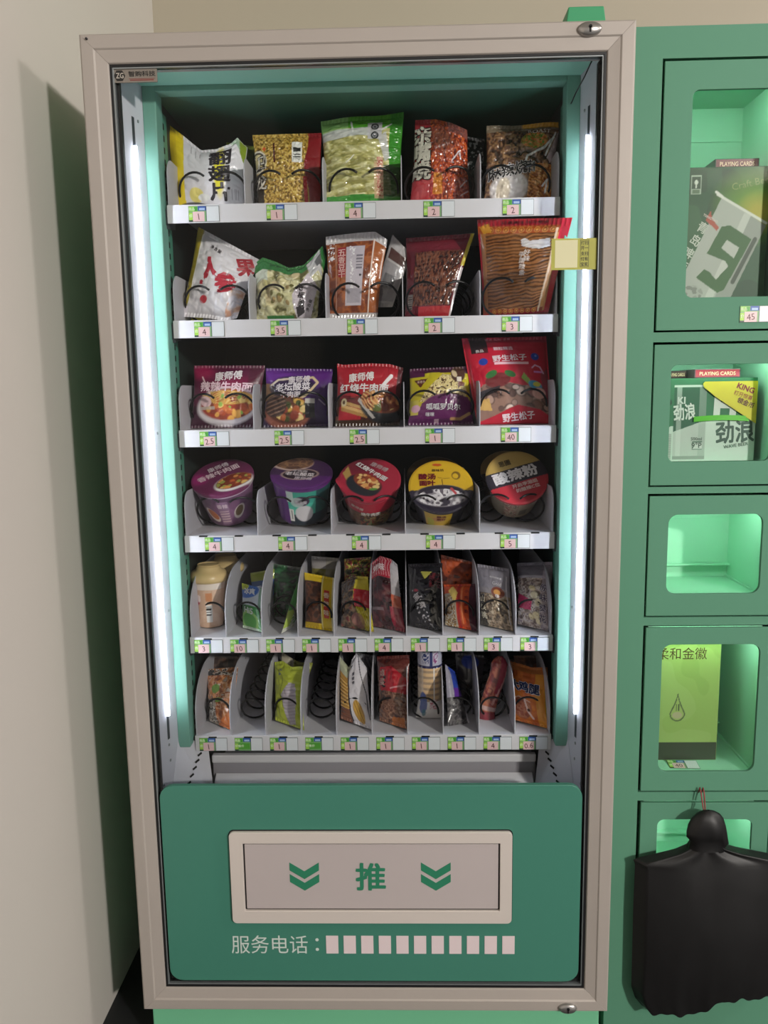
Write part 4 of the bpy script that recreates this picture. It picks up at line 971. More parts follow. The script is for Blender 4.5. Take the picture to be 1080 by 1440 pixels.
def p(a):                                        # red nut pouch
    a.fill('#b81a33'); a.put(a.T > 0.93, '#a3203a'); a.put((a.S < 0.28) & (a.T > 0.80) & (a.S > 0.08), '#24191c'); a.put(a.ell(0.60, 0.60, 0.4, 0.25, 0, 1.2), '#c5203a', 0.5)
    a.put(a.ell(0.20, 0.70, 0.055, 0.045, 0.3), '#2440a0'); a.put(a.ell(0.83, 0.75, 0.05, 0.048), '#2440a0'); a.put(a.ell(0.84, 0.76, 0.015, 0.015), '#6a8ae0')
    a.put(a.rect(0.33, 0.74, 0.658, 0.688), '#e6bcc4'); a.put(a.poly([(0.88, 0.55), (0.98, 0.62), (1, 0.30), (0.9, 0.2)]), '#3a3f4a', 0.5)
    # stones, twigs and leaves of the drawing
    a.put(a.poly([(0.02, 0.10), (0.06, 0.36), (0.16, 0.44), (0.40, 0.47), (0.62, 0.42), (0.90, 0.40), (1.0, 0.06), (0.84, 0.15), (0.55, 0.20), (0.25, 0.09), (0.05, 0.03)]), '#8a6a5c')
    a.blobs(a.poly([(0.05, 0.10), (0.12, 0.40), (0.30, 0.46), (0.62, 0.42), (0.90, 0.40), (0.98, 0.10), (0.6, 0.22), (0.3, 0.12)]), 30, ['#a98a7c', '#c4a090', '#7d5a4c', '#5f4640', '#c9b2a4', '#8f5f5a'], 0.03, 0.07, 5, bump=0.0008, box=(0.05, 0.95, 0.1, 0.44), edge='#2b1d1c')
    a.put(a.ell(0.34, 0.48, 0.16, 0.09, 0.2), '#6a2428'); a.put(a.ell(0.27, 0.55, 0.08, 0.04, 0.5), '#2f6a34'); a.put(a.ell(0.50, 0.55, 0.07, 0.04, -0.4), '#2f6a34'); a.put(a.poly([(0.63, 0.50), (0.67, 0.56), (0.74, 0.48), (0.72, 0.42)]), '#8fb04a')
    a.put(a.ell(0.80, 0.42, 0.09, 0.055, -0.3), '#4a9ac0'); a.put(a.ell(0.82, 0.43, 0.05, 0.03), '#c9c24a'); a.put(a.ell(0.84, 0.33, 0.09, 0.07), '#d6a89c'); a.put(a.poly([(0.02, 0.16), (0.05, 0.26), (0.20, 0.28), (0.22, 0.14)]), '#c9a25a'); a.put(a.poly([(0.05, 0.27), (0.10, 0.36), (0.36, 0.42), (0.34, 0.36)]), '#2a2228')
    a.put(a.line([(0.78, 0.62), (0.82, 0.65), (0.88, 0.63), (0.92, 0.56)], 0.018), '#dba8c8'); a.put(a.rect(0.80, 0.90, 0.565, 0.58), '#cf7ac0')
    a.put(a.poly([(0, 0.0), (0.25, 0.09), (0.55, 0.20), (0.84, 0.15), (0.98, 0.02), (0.98, 0)]), '#b01a30')
bag('nut_pouch', 'tall red pine nut pouch with white lettering at right end of third tray', 2, (649, 476), (768, 473), (777, 0), (671, 0), p,
    [('野生松子', 0.52, 0.735, 0.075, 3, '#efe0e4', 0.03, 1.15), ('颗粒精选', 0.46, 0.85, 0.042, 1, '#e9c8d0', 0.03, 1.15), ('野生松子', 0.55, 0.075, 0.085, 6, '#efe0e4', 0.03, 1.05), ('良品', 0.18, 0.83, 0.035, 4, '#e9e2e2', 0.02, 1.2), ('营养·美味·坚果', 0.42, 0.972, 0.028, 2, '#d890a0', 0.01, 1.4)], thick=0.024, crump=0.002, seed=11, lean=0.02, seal=(0.04, 0.0, 0.02, 0.02), pinch=0.0)
# ------------------------------------------------------------------ fourth tray: noodle bowls
def plate(a, cs, ct, rs, rt, rot, seed, dish='#d6d2cc', cols=('#8a3a24', '#b85a30', '#d08a48', '#dcb464', '#7d2f22', '#9aa04c')):
    a.put(a.ell(cs, ct-0.035, rs*1.07, rt*1.15, rot), dish); a.put(a.ell(cs, ct, rs, rt, rot), '#7d3a26')
    a.blobs(a.ell(cs, ct, rs*0.96, rt*0.92, rot) > 0.5, 44, list(cols), 0.03, 0.06, seed, box=(cs-rs, cs+rs, ct-rs*0.7, ct+rs*0.7))
def lid(a):
    a.fill('#6d2a52'); a.put(a.ell(0.12, 0.45, 0.14, 0.14, 0, 0.8), '#a82a78', 0.8); a.put(a.ell(0.55, 0.9, 0.4, 0.2, 0, 1), '#5a2444', 0.7)
    plate(a, 0.70, 0.38, 0.30, 0.18, 0.50, 4)
def body(a):
    a.fill('#6a4664'); a.mottle(a.S < 2, ['#5f3f5a', '#6f4a68', '#7a5372'], 0.25, 3); a.put(a.ell(0.42, 0.35, 0.035, 0.06, 0.6), '#d8c9be'); a.put(a.ell(0.425, 0.37, 0.028, 0.045, 0.6), '#b5683c')
    a.put(a.ell(0.60, 0.40, 0.035, 0.055, -0.4), '#c8bfb4'); a.put(a.ell(0.60, 0.42, 0.026, 0.04, -0.4), '#6f5a3c'); a.put(a.rect(0.475, 0.535, 0.10, 0.78), '#8a6a84'); a.stripes(a.rect(0.48, 0.53, 0.12, 0.5), '#cbb0ae', PI/2, 1.3, 0.5, 0.8); a.rimcol = '#b8a4b4'
bowl('noodle_bowl', 'plum coloured noodle bowl with a dish pictured on its lid at left of fourth tray', (313, 671), 0.235, 0.0655, 0.098, 30, 0, lid, body,
     [('康师傅', -0.22, 0.52, 0.24, 32, '#e0d6da', 0.02, 0.95), ('香辣牛肉面', -0.16, 0.20, 0.27, 32, '#efd6de', 0.03, 1.0)], [('香辣', 0.1, 6.4, 1.2, 0, '#d9c2cc', 0.03)], lean=-3)
def lid(a):
    a.fill('#3f1f48'); a.put(a.T < 0.40, '#562468'); a.put(a.ell(0.30, 0.82, 0.36, 0.26, -0.1), '#c9b0a4'); a.mottle(a.ell(0.32, 0.85, 0.34, 0.25, -0.1) > 0.5, ['#5f4034', '#7d5a44', '#96704f', '#6a4638'], 0.8, 4)
    a.put(a.ell(0.48, 0.44, 0.30, 0.17, 0.1), '#b59a90'); a.put(a.ell(0.48, 0.44, 0.275, 0.145, 0.1), '#2a1a26')
def body(a):
    a.fill('#3fa894'); a.mottle(a.S < 2, ['#3a9a88', '#45ae98', '#55b8a4'], 0.2, 5); a.put(a.T < 0.30, '#23303c'); a.put(a.S < 0.435, '#5a2378'); a.put(a.S > 0.60, '#1f3440', 0.85); a.put(a.rect(0.43, 0.47, 0.62, 0.9), '#cfd6d4', 0.7)
    a.put(a.ell(0.527, 0.34, 0.055, 0.058), '#c9c6ca'); a.put(a.ell(0.515, 0.66, 0.045, 0.035), '#3a2440'); a.put(a.ell(0.49, 0.63, 0.04, 0.035), '#b9c4c4', 0.7); a.barcode(0.435, 0.465, 0.12, 0.44); a.rimcol = '#6a3a80'
bowl('noodle_bowl', 'purple lidded noodle bowl with teal body second from left on fourth tray', (424, 665), 0.235, 0.0650, 0.102, 24, 0, lid, body,
     [('牛肉面', -0.05, 0.06, 0.14, -5, '#d6ccd0', 0.02, 1.1), ('老坛酸菜', -0.04, -0.14, 0.22, -5, '#ece4e6', 0.03, 1.0), ('康师傅', 0.10, -0.40, 0.18, -6, '#d9ccd6', 0.02, 1)], [('酸菜面', 0.5, 6.5, 0.8, -4, '#d9d4dc', 0.02, 1.0, '#3a2440')], lean=2, rb=0.78)
def lid(a):
    a.fill('#a0283c'); a.put(a.ell(0.3, 0.8, 0.3, 0.25, 0, 1), '#5f1f2c', 0.8); a.put(a.poly([(0.06, 0.62), (0.14, 0.80), (0.20, 0.60), (0.14, 0.44)]), '#a88a4c'); a.put(a.ell(0.40, 0.36, 0.30, 0.22, -0.6), '#22282e')
    plate(a, 0.46, 0.44, 0.25, 0.15, -0.65, 6, '#2a2a2e', ('#8a4028', '#b86a3c', '#cf9a5c', '#dcc080', '#a84a2c', '#d9b070')); a.put(a.ell(0.56, 0.27, 0.07, 0.025, 0.05), '#4f8a3a')
def body(a):
    a.fill('#a82338'); a.put(a.T < 0.52, '#4a3324'); a.mottle(a.T < 0.50, ['#3a2a1e', '#6a4a2f', '#8a6a44', '#55603a', '#7d3a2a', '#2c2420'], 0.9, 6); a.put(a.T < 0.10, '#2c3430'); a.put((a.S < 0.44) & (a.T < 0.55), '#5a3a30', 0.6); a.rimcol = '#c03a50'
bowl('noodle_bowl', 'red noodle bowl with a dish on its lid in middle of fourth tray', (520, 674), 0.235, 0.0650, 0.098, 38, 0, lid, body,
     [('康师傅', 0.30, 0.55, 0.20, -32, '#b9a8a8', 0.02, 1.0), ('红烧牛肉面', 0.05, 0.33, 0.20, -38, '#e9e4e2', 0.035, 1.15, '#1c1a1c')], [('烧牛肉面', 0.3, 5.0, 1.1, 0, '#e6e0da', 0.03, 1.0, '#241a18'), ('康师傅', -2.9, 6.8, 1.0, -14, '#d9c0b8', 0.02, 1.0)], lean=1, rb=0.76, fold=1.0)
def lid(a):
    a.fill('#cba524'); a.put(a.T < 0.42, '#2a2534'); a.put(a.ell(0.50, 0.32, 0.40, 0.20), '#8f8a90'); a.put(a.ell(0.50, 0.37, 0.37, 0.15), '#2f2a36')
    a.mottle(a.ell(0.50, 0.29, 0.36, 0.16) > 0.5, ['#3a3440', '#8a858c', '#c9c6ca', '#dcdadc', '#6a646c'], 0.7, 7); a.put(a.line([(0.66, 0.45), (0.72, 0.36)], 0.04), '#b8474c'); a.put(a.ell(0.74, 0.70, 0.07, 0.08), '#5a3f1c', 0.8); a.put(a.ell(0.73, 0.69, 0.045, 0.05), '#cba524')
    a.put(a.ell(0.45, 0.905, 0.075, 0.025), '#b8501f'); a.put(a.line([(0.52, 0.62), (0.53, 0.50)], 0.012), '#5a3f1c'); a.put(a.line([(0.46, 0.66), (0.56, 0.64), (0.64, 0.65)], 0.008), '#6a4c1c')
def body(a):
    a.fill('#23202a'); a.put((a.S > 0.40) & (a.S < 0.56) & (a.T < 0.93), '#c9a626'); a.put((a.S < 0.46) & (a.S > 0.42) & (a.T < 0.6), '#b5b030'); a.put(a.ell(0.485, 0.60, 0.035, 0.03), '#c48a4a'); a.put(a.rect(0.56, 0.62, 0.15, 0.4), '#4a4450'); a.rimcol = '#3a3640'
bowl('noodle_bowl', 'yellow and black lidded noodle bowl second from right on fourth tray', (620, 684), 0.228, 0.0670, 0.095, 48, 0, lid, body,
     [('酸汤', -0.42, 0.36, 0.22, 0, '#6d1420', 0.05, 1.15), ('面叶', -0.42, 0.11, 0.20, 0, '#6d1420', 0.05, 1.15), ('原味坊', -0.08, 0.60, 0.10, 0, '#4a3414', 0.03, 1.2)], [('酸汤', 0.0, 7.2, 1.0, 0, '#6d1420', 0.04), ('面叶', 0.0, 5.8, 1.0, 0, '#6d1420', 0.04)], rb=0.74)
def lid(a):
    a.fill('#b79a55'); a.put(a.T < 0.68, '#2d2a33'); a.put(a.T < 0.40, '#b5303c')
def body(a):
    a.fill('#a89a82'); a.mottle(a.rect(0.40, 0.50, 0.1, 0.9), ['#a89a82', '#8a4a48', '#b8a890', '#6a6050'], 1.2, 5); a.put(a.rect(0.515, 0.56, 0.2, 0.5), '#6a6256'); a.put(a.S < 0.42, '#6a6252', 0.7); a.rimcol = '#c9c2b4'
bowl('noodle_bowl', 'tan black and red lidded noodle bowl at right end of fourth tray', (727, 671), 0.225, 0.0640, 0.092, 52, 16, lid, body,
     [('思圃', -0.20, 0.60, 0.20, 0, '#241c14', 0.02, 0.9), ('酸辣粉', -0.02, 0.10, 0.42, 0, '#e6e2e4', 0.05, 1.12), ('开启李湘姐', 0.14, -0.32, 0.14, 0, '#e9c8c4', 0.04, 1.15), ('的酸辣C位', 0.18, -0.50, 0.14, 0, '#e9c8c4', 0.04, 1.15)], lean=-2, rb=0.74)
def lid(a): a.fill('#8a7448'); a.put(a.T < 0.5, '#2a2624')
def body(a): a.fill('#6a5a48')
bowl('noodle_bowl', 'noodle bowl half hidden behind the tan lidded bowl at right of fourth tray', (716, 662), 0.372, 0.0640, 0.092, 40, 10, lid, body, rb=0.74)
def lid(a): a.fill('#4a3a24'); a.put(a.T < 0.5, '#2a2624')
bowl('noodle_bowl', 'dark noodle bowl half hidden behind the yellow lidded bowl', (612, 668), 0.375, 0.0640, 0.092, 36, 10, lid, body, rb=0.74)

# ------------------------------------------------------------------ fifth tray
def drink_cup(label, px, Y, full=True):
    """milk tea cup with a domed cap"""
    x = at(px, 890, Y).x
    root = empty('drink_cup', (x, Y, TZ[4]+0.001)); tag(root, label, 'cup', 'milk tea cups on the fifth tray')
    H = 0.098
    nth = 90; Z = np.linspace(0, H, 60); th = np.linspace(-PI, PI, nth+1)
    RR = 0.0275+0.0085*Z/H; RR[0] = 0.026
    TH, ZZ = np.meshgrid(th, Z); Rg = np.repeat(RR[:, None], nth+1, 1)
    A = Art((TH+PI)/(2*PI), ZZ/H, 21.0, 9.8)
    A.fill('#cfae96'); A.mottle(A.S < 2, ['#c8a68c', '#d2b298', '#d9bca4'], 0.4, 3); A.put(A.T > 0.86, '#dcd0c4'); A.put(A.ell(0.40, 0.62, 0.03, 0.05), '#a83a4a'); A.put(A.ell(0.42, 0.66, 0.02, 0.04), '#e6d2cc')
    A.put(A.rect(0.50, 0.56, 0.60, 0.78), '#c98a62'); A.barcode(0.49, 0.56, 0.12, 0.52, True); A.put(A.S > 0.66, '#b89478', 0.6)
    P = np.stack([Rg*np.sin(TH), -Rg*np.cos(TH), ZZ], -1)
    inst('cup_body', grid_mesh('cup_body', P, A.C, None, [M_FILM]), root)
    m = mat('cup_cap_yellow', '#dcc088', 0.35, vary=0.05, coat=0.3)
    pr = [(0.0, H+0.0345), (0.020, H+0.0342), (0.0255, H+0.030), (0.0270, H+0.024), (0.0350, H+0.021), (0.0400, H+0.013), (0.0408, H+0.006), (0.0392, H), (0.034, H-0.001), (0.0, H-0.001)]
    MB().lathe(pr, 40).build('cup_cap', root, m, smooth=True)
    MB().lathe([(0.0215, H+0.0340), (0.0225, H+0.0365), (0.0235, H+0.0338)], 32).build('cap_rim', root, m, smooth=True)
    return root
drink_cup('cream milk tea cup with yellow domed cap at front of fifth tray', 297.5, 0.232)
drink_cup('second milk tea cup half hidden behind the front cup', 322, 0.325)
G5 = 'bags on the fifth tray'
def p(a):
    a.fill('#2f8a3a'); a.put(a.T > 0.52, '#b9c2c8'); a.put(a.ell(0.3, 0.86, 0.5, 0.28, 0.2), '#3a6ab8'); a.put(a.ell(0.12, 0.95, 0.2, 0.14), '#b5c43a'); a.put((a.T < 0.52) & (a.S < 0.3), '#1f5a34', 0.8); a.put(a.ell(0.42, 0.18, 0.42, 0.34), '#8fc06a'); a.put(a.ell(0.42, 0.18, 0.32, 0.25), '#4f9a44'); a.put(a.T < 0.06, '#cfe0cc'); a.put(a.S > 0.82, '#2a7a34', 0.6)
bag('gum_pouch', 'green and white gum pouch with blue lettering in second lane of fifth tray', 4, (340, 820), (372, 828), (371, 0.004), (342, 0.004), p,
    [('冰爽', 0.42, 0.85, 0.15, 5, '#e9eef6', 0.05, 1.0), ('Hi5', 0.42, 0.40, 0.13, -4, '#dfe9e4', 0.03, 1.1)], thick=0.010, crump=0.002, seed=3, group=G5)
def p(a): a.fill('#2c3a44'); a.put(a.T > 0.45, '#3d5a8a'); a.put(a.T > 0.8, '#8f9a3a'); a.put(a.ell(0.5, 0.6, 0.3, 0.15), '#a8b2c0')
bag('gum_pouch', 'blue grey gum pouch standing behind the green and white one', 4, (352, 806), (386, 800), (386, 0), (358, 0), p, [('强力', 0.5, 0.62, 0.16, 5, '#dfe6f0', 0.04)], Y=0.29, thick=0.010, seed=4, group=G5, res=0.0018)
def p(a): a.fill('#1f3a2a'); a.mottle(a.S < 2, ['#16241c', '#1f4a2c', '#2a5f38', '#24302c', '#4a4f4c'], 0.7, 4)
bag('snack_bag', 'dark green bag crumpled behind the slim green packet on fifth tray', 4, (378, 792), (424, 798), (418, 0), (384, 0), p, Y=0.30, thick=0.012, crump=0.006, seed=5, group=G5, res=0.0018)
def p(a):
    a.fill('#3f8a3c'); a.put((a.S > 0.30) & (a.S < 0.72), '#c6cfb8'); a.mottle((a.S > 0.34) & (a.S < 0.7) & (a.T > 0.1), ['#4a7a34', '#c9d2bc', '#2f4a28', '#d9dccc', '#8a5a4a'], 1.3, 7); a.put((a.S < 0.35) & (a.T < 0.45), '#9ab04a'); a.put(a.T < 0.10, '#c9c9bc')
bag('snack_bag', 'slim green and white packet turned edge-on in third lane of fifth tray', 4, (417, 822), (428, 812), (414, 0.004), (396, 0.004), p, yaw=0.05, thick=0.008, crump=0.002, seed=6, group=G5, Y=0.24)
def p(a):
    a.fill('#c9ac1f'); a.put((a.S < 0.62) & (a.T < 0.86) & (a.T > 0.10), '#4a2c1c'); a.mottle((a.S < 0.60) & (a.T < 0.84) & (a.T > 0.12), ['#2f1c14', '#4a2a1c', '#5f3824', '#3a241a'], 0.7, 3); a.put((a.S > 0.60) & (a.S < 0.635), '#e6d890'); a.put((a.S > 0.94), '#d9d2ac'); a.put(a.rect(0.70, 0.86, 0.20, 0.72), '#b8342a'); a.put((a.T < 0.10) & (a.S < 0.5), '#8a7018', 0.7)
bag('snack_bag', 'yellow edged bag with dark brown window in fourth lane of fifth tray', 4, (428, 805), (471, 813), (470, 0.0), (430, 0.012), p, vert('香辣味', 0.78, 0.62, 0.16, 0.10, '#f0d8c0', 0.03), thick=0.012, crump=0.003, seed=7, group=G5, yaw=-0.02)
def p(a): a.fill('#8f8a88'); a.put(a.T < 0.8, '#6a6414'); a.put(a.S > 0.5, '#7d7868', 0.7)
bag('snack_bag', 'grey and olive bag standing behind the yellow edged bag', 4, (438, 782), (478, 785), (478, 0), (440, 0), p, Y=0.30, thick=0.012, crump=0.004, seed=8, group=G5, res=0.0018)
def p(a):
    a.fill('#4a3828'); a.mottle(a.S < 0.62, ['#2a211a', '#43342a', '#5f4c38', '#7a624a', '#6a2f2a'], 0.9, 4, bump=0.003); a.put(a.S > 0.55+0.35*(0.6-a.T)*(a.T < 0.6), '#c9b93a'); a.put((a.S > 0.58) & (a.T > 0.40) & (a.T < 0.74), '#b8303a'); a.stripes((a.S > 0.6) & (a.T < 0.4), '#8a8a24', 0.2, 2.2, 0.4, 0.7); a.put((a.T > 0.72) & (a.S < 0.6), '#3a2a20', 0.7); a.put(a.ell(0.62, 0.16, 0.20, 0.20), '#8d5a54', 0.7)
bag('snack_bag', 'brown clear bag with red and yellow side panel in fifth lane', 4, (480, 815), (517, 808), (526, 0.004), (480, 0.006), p, thick=0.016, crump=0.005, seed=9, mtl=M_CLEAR, group=G5, top=[(0, -0.06), (0.5, 0.02), (1, -0.04)])
def p(a): a.fill('#4a4a24'); a.mottle(a.S < 2, ['#2a2a14', '#55551f', '#8a7d2c', '#8f2a3a', '#3a3018', '#b0a44a'], 1.4, 6)
bag('snack_bag', 'olive and red crumpled bag behind the brown clear bag', 4, (484, 786), (522, 783), (520, 0), (484, 0), p, Y=0.31, thick=0.014, crump=0.008, seed=10, group=G5, res=0.0018)
def p(a):
    a.fill('#3d1f22'); a.mottle(a.T < 0.72, ['#2a1518', '#3d1c22', '#4f262c', '#5f3436'], 0.6, 3, bump=0.002); a.put((a.T > 0.72) & (a.S < 0.85), '#a3283a'); a.stripes((a.T > 0.74) & (a.S < 0.8), '#d9a0a4', 0.4, 1.6, 0.25, 0.7, wob=1); a.put((a.S > 0.80) & (a.T > 0.45), '#a8a4a8'); a.put((a.S > 0.78) & (a.T > 0.3) & (a.T < 0.5), '#b85a44'); a.put((a.S > 0.70) & (a.T < 0.32), '#8a1f34'); a.put(a.rect(0.05, 0.5, 0.25, 0.29), '#8d8084', 0.6)
bag('snack_bag', 'dark brown bag with shiny red top in sixth lane of fifth tray', 4, (520, 788), (558, 786), (570, 0.0), (524, 0.008), p, [('烤味', 0.40, 0.85, 0.10, 5, '#ecd6d8', 0.04)], thick=0.017, crump=0.004, seed=11, mtl=M_CLEAR, group=G5, top=[(0, -0.06), (0.4, 0.06), (0.8, 0.0), (1, -0.08)])
def p(a):
    a.fill('#141316'); a.mottle(a.S < 2, ['#0c0b0e', '#161418', '#1e1b20', '#0e0d10'], 0.7, 4); a.put(a.poly([(0.42, 0.86), (0.75, 0.86), (0.57, 0.74)]), '#a8a44a'); a.mottle((a.S > 0.70) & (a.T > 0.62) & (a.T < 0.84), ['#1a1416', '#5a1c24', '#2a1a1c', '#6f2a30'], 1.6, 5)
    a.put((a.nz(2.6, 4) > 0.72) & (np.abs(a.S-(0.30+0.6*(0.55-a.T))) < 0.16) & (a.T < 0.6), '#a9a6aa'); a.put(a.ell(0.30, 0.55, 0.08, 0.04), '#8f3040')
bag('snack_bag', 'black glossy bag with small yellow triangle in seventh lane of fifth tray', 4, (574, 793), (622, 792), (622, 0.0), (576, 0.012), p, [('黑鸭', 0.40, 0.40, 0.11, -50, '#b9b4b6', 0.02)], thick=0.017, crump=0.006, seed=12, mtl=M_CLEAR, group=G5)
def p(a):
    a.fill('#c04a1f'); a.put(a.S > 0.82, '#4a1c2c'); a.put((a.S > 0.46) & (a.S < 0.56), '#a82a24'); a.put((a.S < 0.45) & (a.T < 0.75), '#9a9484'); a.mottle((a.S < 0.40) & (a.T < 0.7), ['#6a4a24', '#a8a49c', '#8a6a34', '#c9c4b4', '#7d5a2a'], 1.5, 5); a.put(a.poly([(0.18, 0.8), (0.3, 0.95), (0.5, 0.75), (0.42, 0.5)]), '#c9b05a'); a.put(a.line([(0.62, 0.92), (0.64, 0.10)], 0.05), '#e08a54', 0.7)
bag('snack_bag', 'orange packet with tan picture panel in eighth lane of fifth tray', 4, (624, 822), (670, 821), (670, 0.004), (626, 0.010), p, vert('小鸡香脆', 0.76, 0.80, 0.15, 0.08, '#7a1f24', 0.02), thick=0.015, crump=0.003, seed=13, group=G5)
def p(a): a.fill('#8a3a1c'); a.mottle(a.S < 2, ['#6a2a16', '#8f3c1c', '#a84a24', '#5a2418'], 0.6, 4)
bag('snack_bag', 'rust orange bag slumped behind the orange packet', 4, (620, 780), (664, 790), (664, 0), (622, 0), p, Y=0.30, thick=0.014, crump=0.008, seed=14, group=G5, res=0.0018)
def p(a):
    a.fill('#8d888c'); a.put(a.T > 0.62, '#86828a'); a.mottle((a.T < 0.52), ['#4a3f34', '#6a5a48', '#8a7862', '#a08c74', '#5f5242', '#b4a48c'], 1.3, 6, bump=0.004); a.put(a.ell(0.68, 0.56, 0.20, 0.16), '#7d4434'); a.put(a.ell(0.66, 0.56, 0.10, 0.08), '#d09a5a'); a.put(a.ell(0.66, 0.50, 0.07, 0.05), '#d9d0cc'); a.put((a.S < 0.24) & (a.T < 0.5), '#37322a'); a.put(a.line([(0.92, 0.85), (0.95, 0.1)], 0.03), '#d6d4d8', 0.6)
bag('nut_bag', 'clear bag of brown mixed nuts with grey top in ninth lane', 4, (671, 793), (716, 800), (722, 0.0), (676, 0.014), p, [('休闲好味道', 0.62, 0.80, 0.035, -4, '#e2e0e4', 0.02, 1.1), ('Gold', 0.66, 0.70, 0.055, -4, '#cfccd0', 0.02)]+vert('山核桃', 0.17, 0.42, 0.13, 0.10, '#cfc6b0', 0.03), thick=0.018, crump=0.004, seed=15, mtl=M_CLEAR, group=G5)
def p(a):
    a.fill('#8a8288'); a.mottle(a.T < 0.75, ['#6a5a54', '#8f7d74', '#a8988c', '#b9aca4', '#7a6a6c', '#c9bfb4'], 1.1, 7, bump=0.004); a.put(a.T > 0.78, '#6f6a74'); a.put((a.T > 0.74) & (a.T < 0.77), '#a9a4ac'); a.blobs(a.T < 0.7, 6, ['#d2c49c', '#c9b890', '#d9cfb0'], 0.08, 0.12, 5, bump=0.003, box=(0.35, 0.75, 0.1, 0.6)); a.put(a.poly([(0.02, 0.50), (0.55, 0.38), (0.5, 0.24), (0.02, 0.26)]), '#b8305a'); a.put((a.S > 0.78), '#9a8f98', 0.7)
bag('nut_bag', 'clear bag of pale nuts with pink label in tenth lane', 4, (727, 792), (779, 790), (770, 0.0), (728, 0.014), p, vert('原味葵花', 0.86, 0.60, 0.15, 0.10, '#4a3f5a', 0.02, 1.0, '#d6d0d6'), thick=0.018, crump=0.004, seed=2, mtl=M_CLEAR, group=G5)

# ------------------------------------------------------------------ lowest tray
G6 = 'bags on the lowest tray'
def p(a):
    a.fill('#b5703c'); a.mottle(a.S < 2, ['#8f4f2a', '#b86a3a', '#cf8a54', '#d9a884', '#a85c34', '#c4b4a4'], 0.9, 4); a.put(a.ell(0.42, 0.62, 0.16, 0.12, 0.5), '#6f9a44'); a.put(a.ell(0.5, 0.43, 0.20, 0.06, 0.2), '#7da84c'); a.put((a.S < 0.35) & (a.T < 0.42), '#7d7468'); a.mottle((a.S < 0.42) & (a.T < 0.42), ['#3a342e', '#c9c4bc', '#6a6056', '#9a8f84'], 1.4, 5); a.put(a.poly([(0.4, 0.0), (0.95, 0.3), (0.9, 0.0)]), '#cf6f2c'); a.mottle(a.T > 0.86, ['#2a2622', '#c9bcb0', '#8a5a38', '#b5703c'], 1.2, 6)
bag('snack_bag', 'orange foil bag drooping over the tray edge in first lane of lowest tray', 5, (291, 941), (335, 938), (327, 0.0), (296, 0.018), p, thick=0.016, crump=0.006, seed=3, mtl=M_CLEAR, group=G6, Y=0.225)
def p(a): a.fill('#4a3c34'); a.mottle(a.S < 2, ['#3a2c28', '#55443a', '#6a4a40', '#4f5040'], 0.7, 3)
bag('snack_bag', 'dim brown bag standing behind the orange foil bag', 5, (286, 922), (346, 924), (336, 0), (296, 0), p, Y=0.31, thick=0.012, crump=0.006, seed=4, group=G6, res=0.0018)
def p(a):
    a.fill('#a3ad3c'); a.put(a.poly([(0.50, 0.0), (0.35, 0.45), (0.62, 0.72), (0.82, 0.70), (0.85, 0.4), (0.75, 0.05)]), '#b3aab4'); a.stripes(a.poly([(0.50, 0.0), (0.35, 0.45), (0.62, 0.72), (0.82, 0.70), (0.85, 0.4), (0.75, 0.05)]), '#8f8a94', PI/2+0.3, 1.6, 0.3, 0.6); a.put(a.line([(0.05, 0.9), (0.42, 0.75), (0.30, 0.40)], 0.025), '#5f6a1c', 0.8); a.put((a.nz(2.5, 4) > 0.6) & (a.ell(0.27, 0.82, 0.09, 0.09) > 0.5), '#5a6470'); a.put(a.poly([(0.88, 0.1), (1, 0.5), (1, 0.9), (0.9, 0.6)]), '#8f9a2c', 0.7)
bag('snack_bag', 'lime green and lilac bag in third lane of lowest tray', 5, (386, 931), (426, 937), (428, 0.0), (388, 0.020), p, thick=0.017, crump=0.007, seed=5, group=G6, Y=0.225, top=[(0, 0.0), (0.3, 0.04), (0.6, -0.04), (1, 0.0)])
def p(a): a.fill('#8a8a3a'); a.put(a.S < 0.4, '#a8a08c'); a.put(a.S > 0.7, '#7d8230')
bag('snack_bag', 'lime bag corner poking up behind the lime green bag', 5, (396, 920), (440, 932), (426, 0), (392, 0), p, Y=0.30, thick=0.010, crump=0.006, seed=6, group=G6, res=0.0018, top=[(0, 0.05), (0.3, -0.02), (0.6, -0.06), (1, 0)])
def p(a):
    a.fill('#cfccd2'); a.put((a.S < 0.4), '#b98a3c'); a.stripes((a.S < 0.38) & (a.T < 0.72), '#e0b868', PI/2, 1.1, 0.5, 0.8, bump=0.002); a.put((a.S < 0.4) & (a.T > 0.78), '#b4b89a'); a.put((a.S < 0.38) & (a.T < 0.22), '#7a4a34'); a.put((a.S > 0.39) & (a.S < 0.43), '#2a2830')
    a.put(a.ell(0.68, 0.20, 0.16, 0.30, 0.2), '#c49a3c'); a.stripes(a.ell(0.68, 0.20, 0.16, 0.30, 0.2) > 0.5, '#8a5f1c', 0.3, 1.5, 0.3, 0.7); a.put(a.line([(0.72, 0.98), (0.95, 0.55), (0.97, 0.15)], 0.03), '#3a3844'); a.put(a.ell(0.50, 0.86, 0.05, 0.03), '#24222a')
bag('biscuit_bag', 'white bag of golden biscuits bent in a V in fifth lane of lowest tray', 5, (477, 922), (515, 930), (524, 0.0), (480, 0.030), p, vert('薄脆饼', 0.60, 0.72, 0.06, 0.045, '#4a4854', 0.02), thick=0.015, crump=0.003, seed=7, group=G6, Y=0.225, top=[(0, 0), (0.35, -0.16), (0.5, 0.0), (0.65, 0.10), (1, -0.10)], mtl=M_CLEAR)
def p(a): a.fill('#a9a8ac'); a.put(a.S > 0.5, '#4a4a50'); a.stripes(a.S > 0.4, '#8d8a90', 0.5, 1.2, 0.4, 0.7)
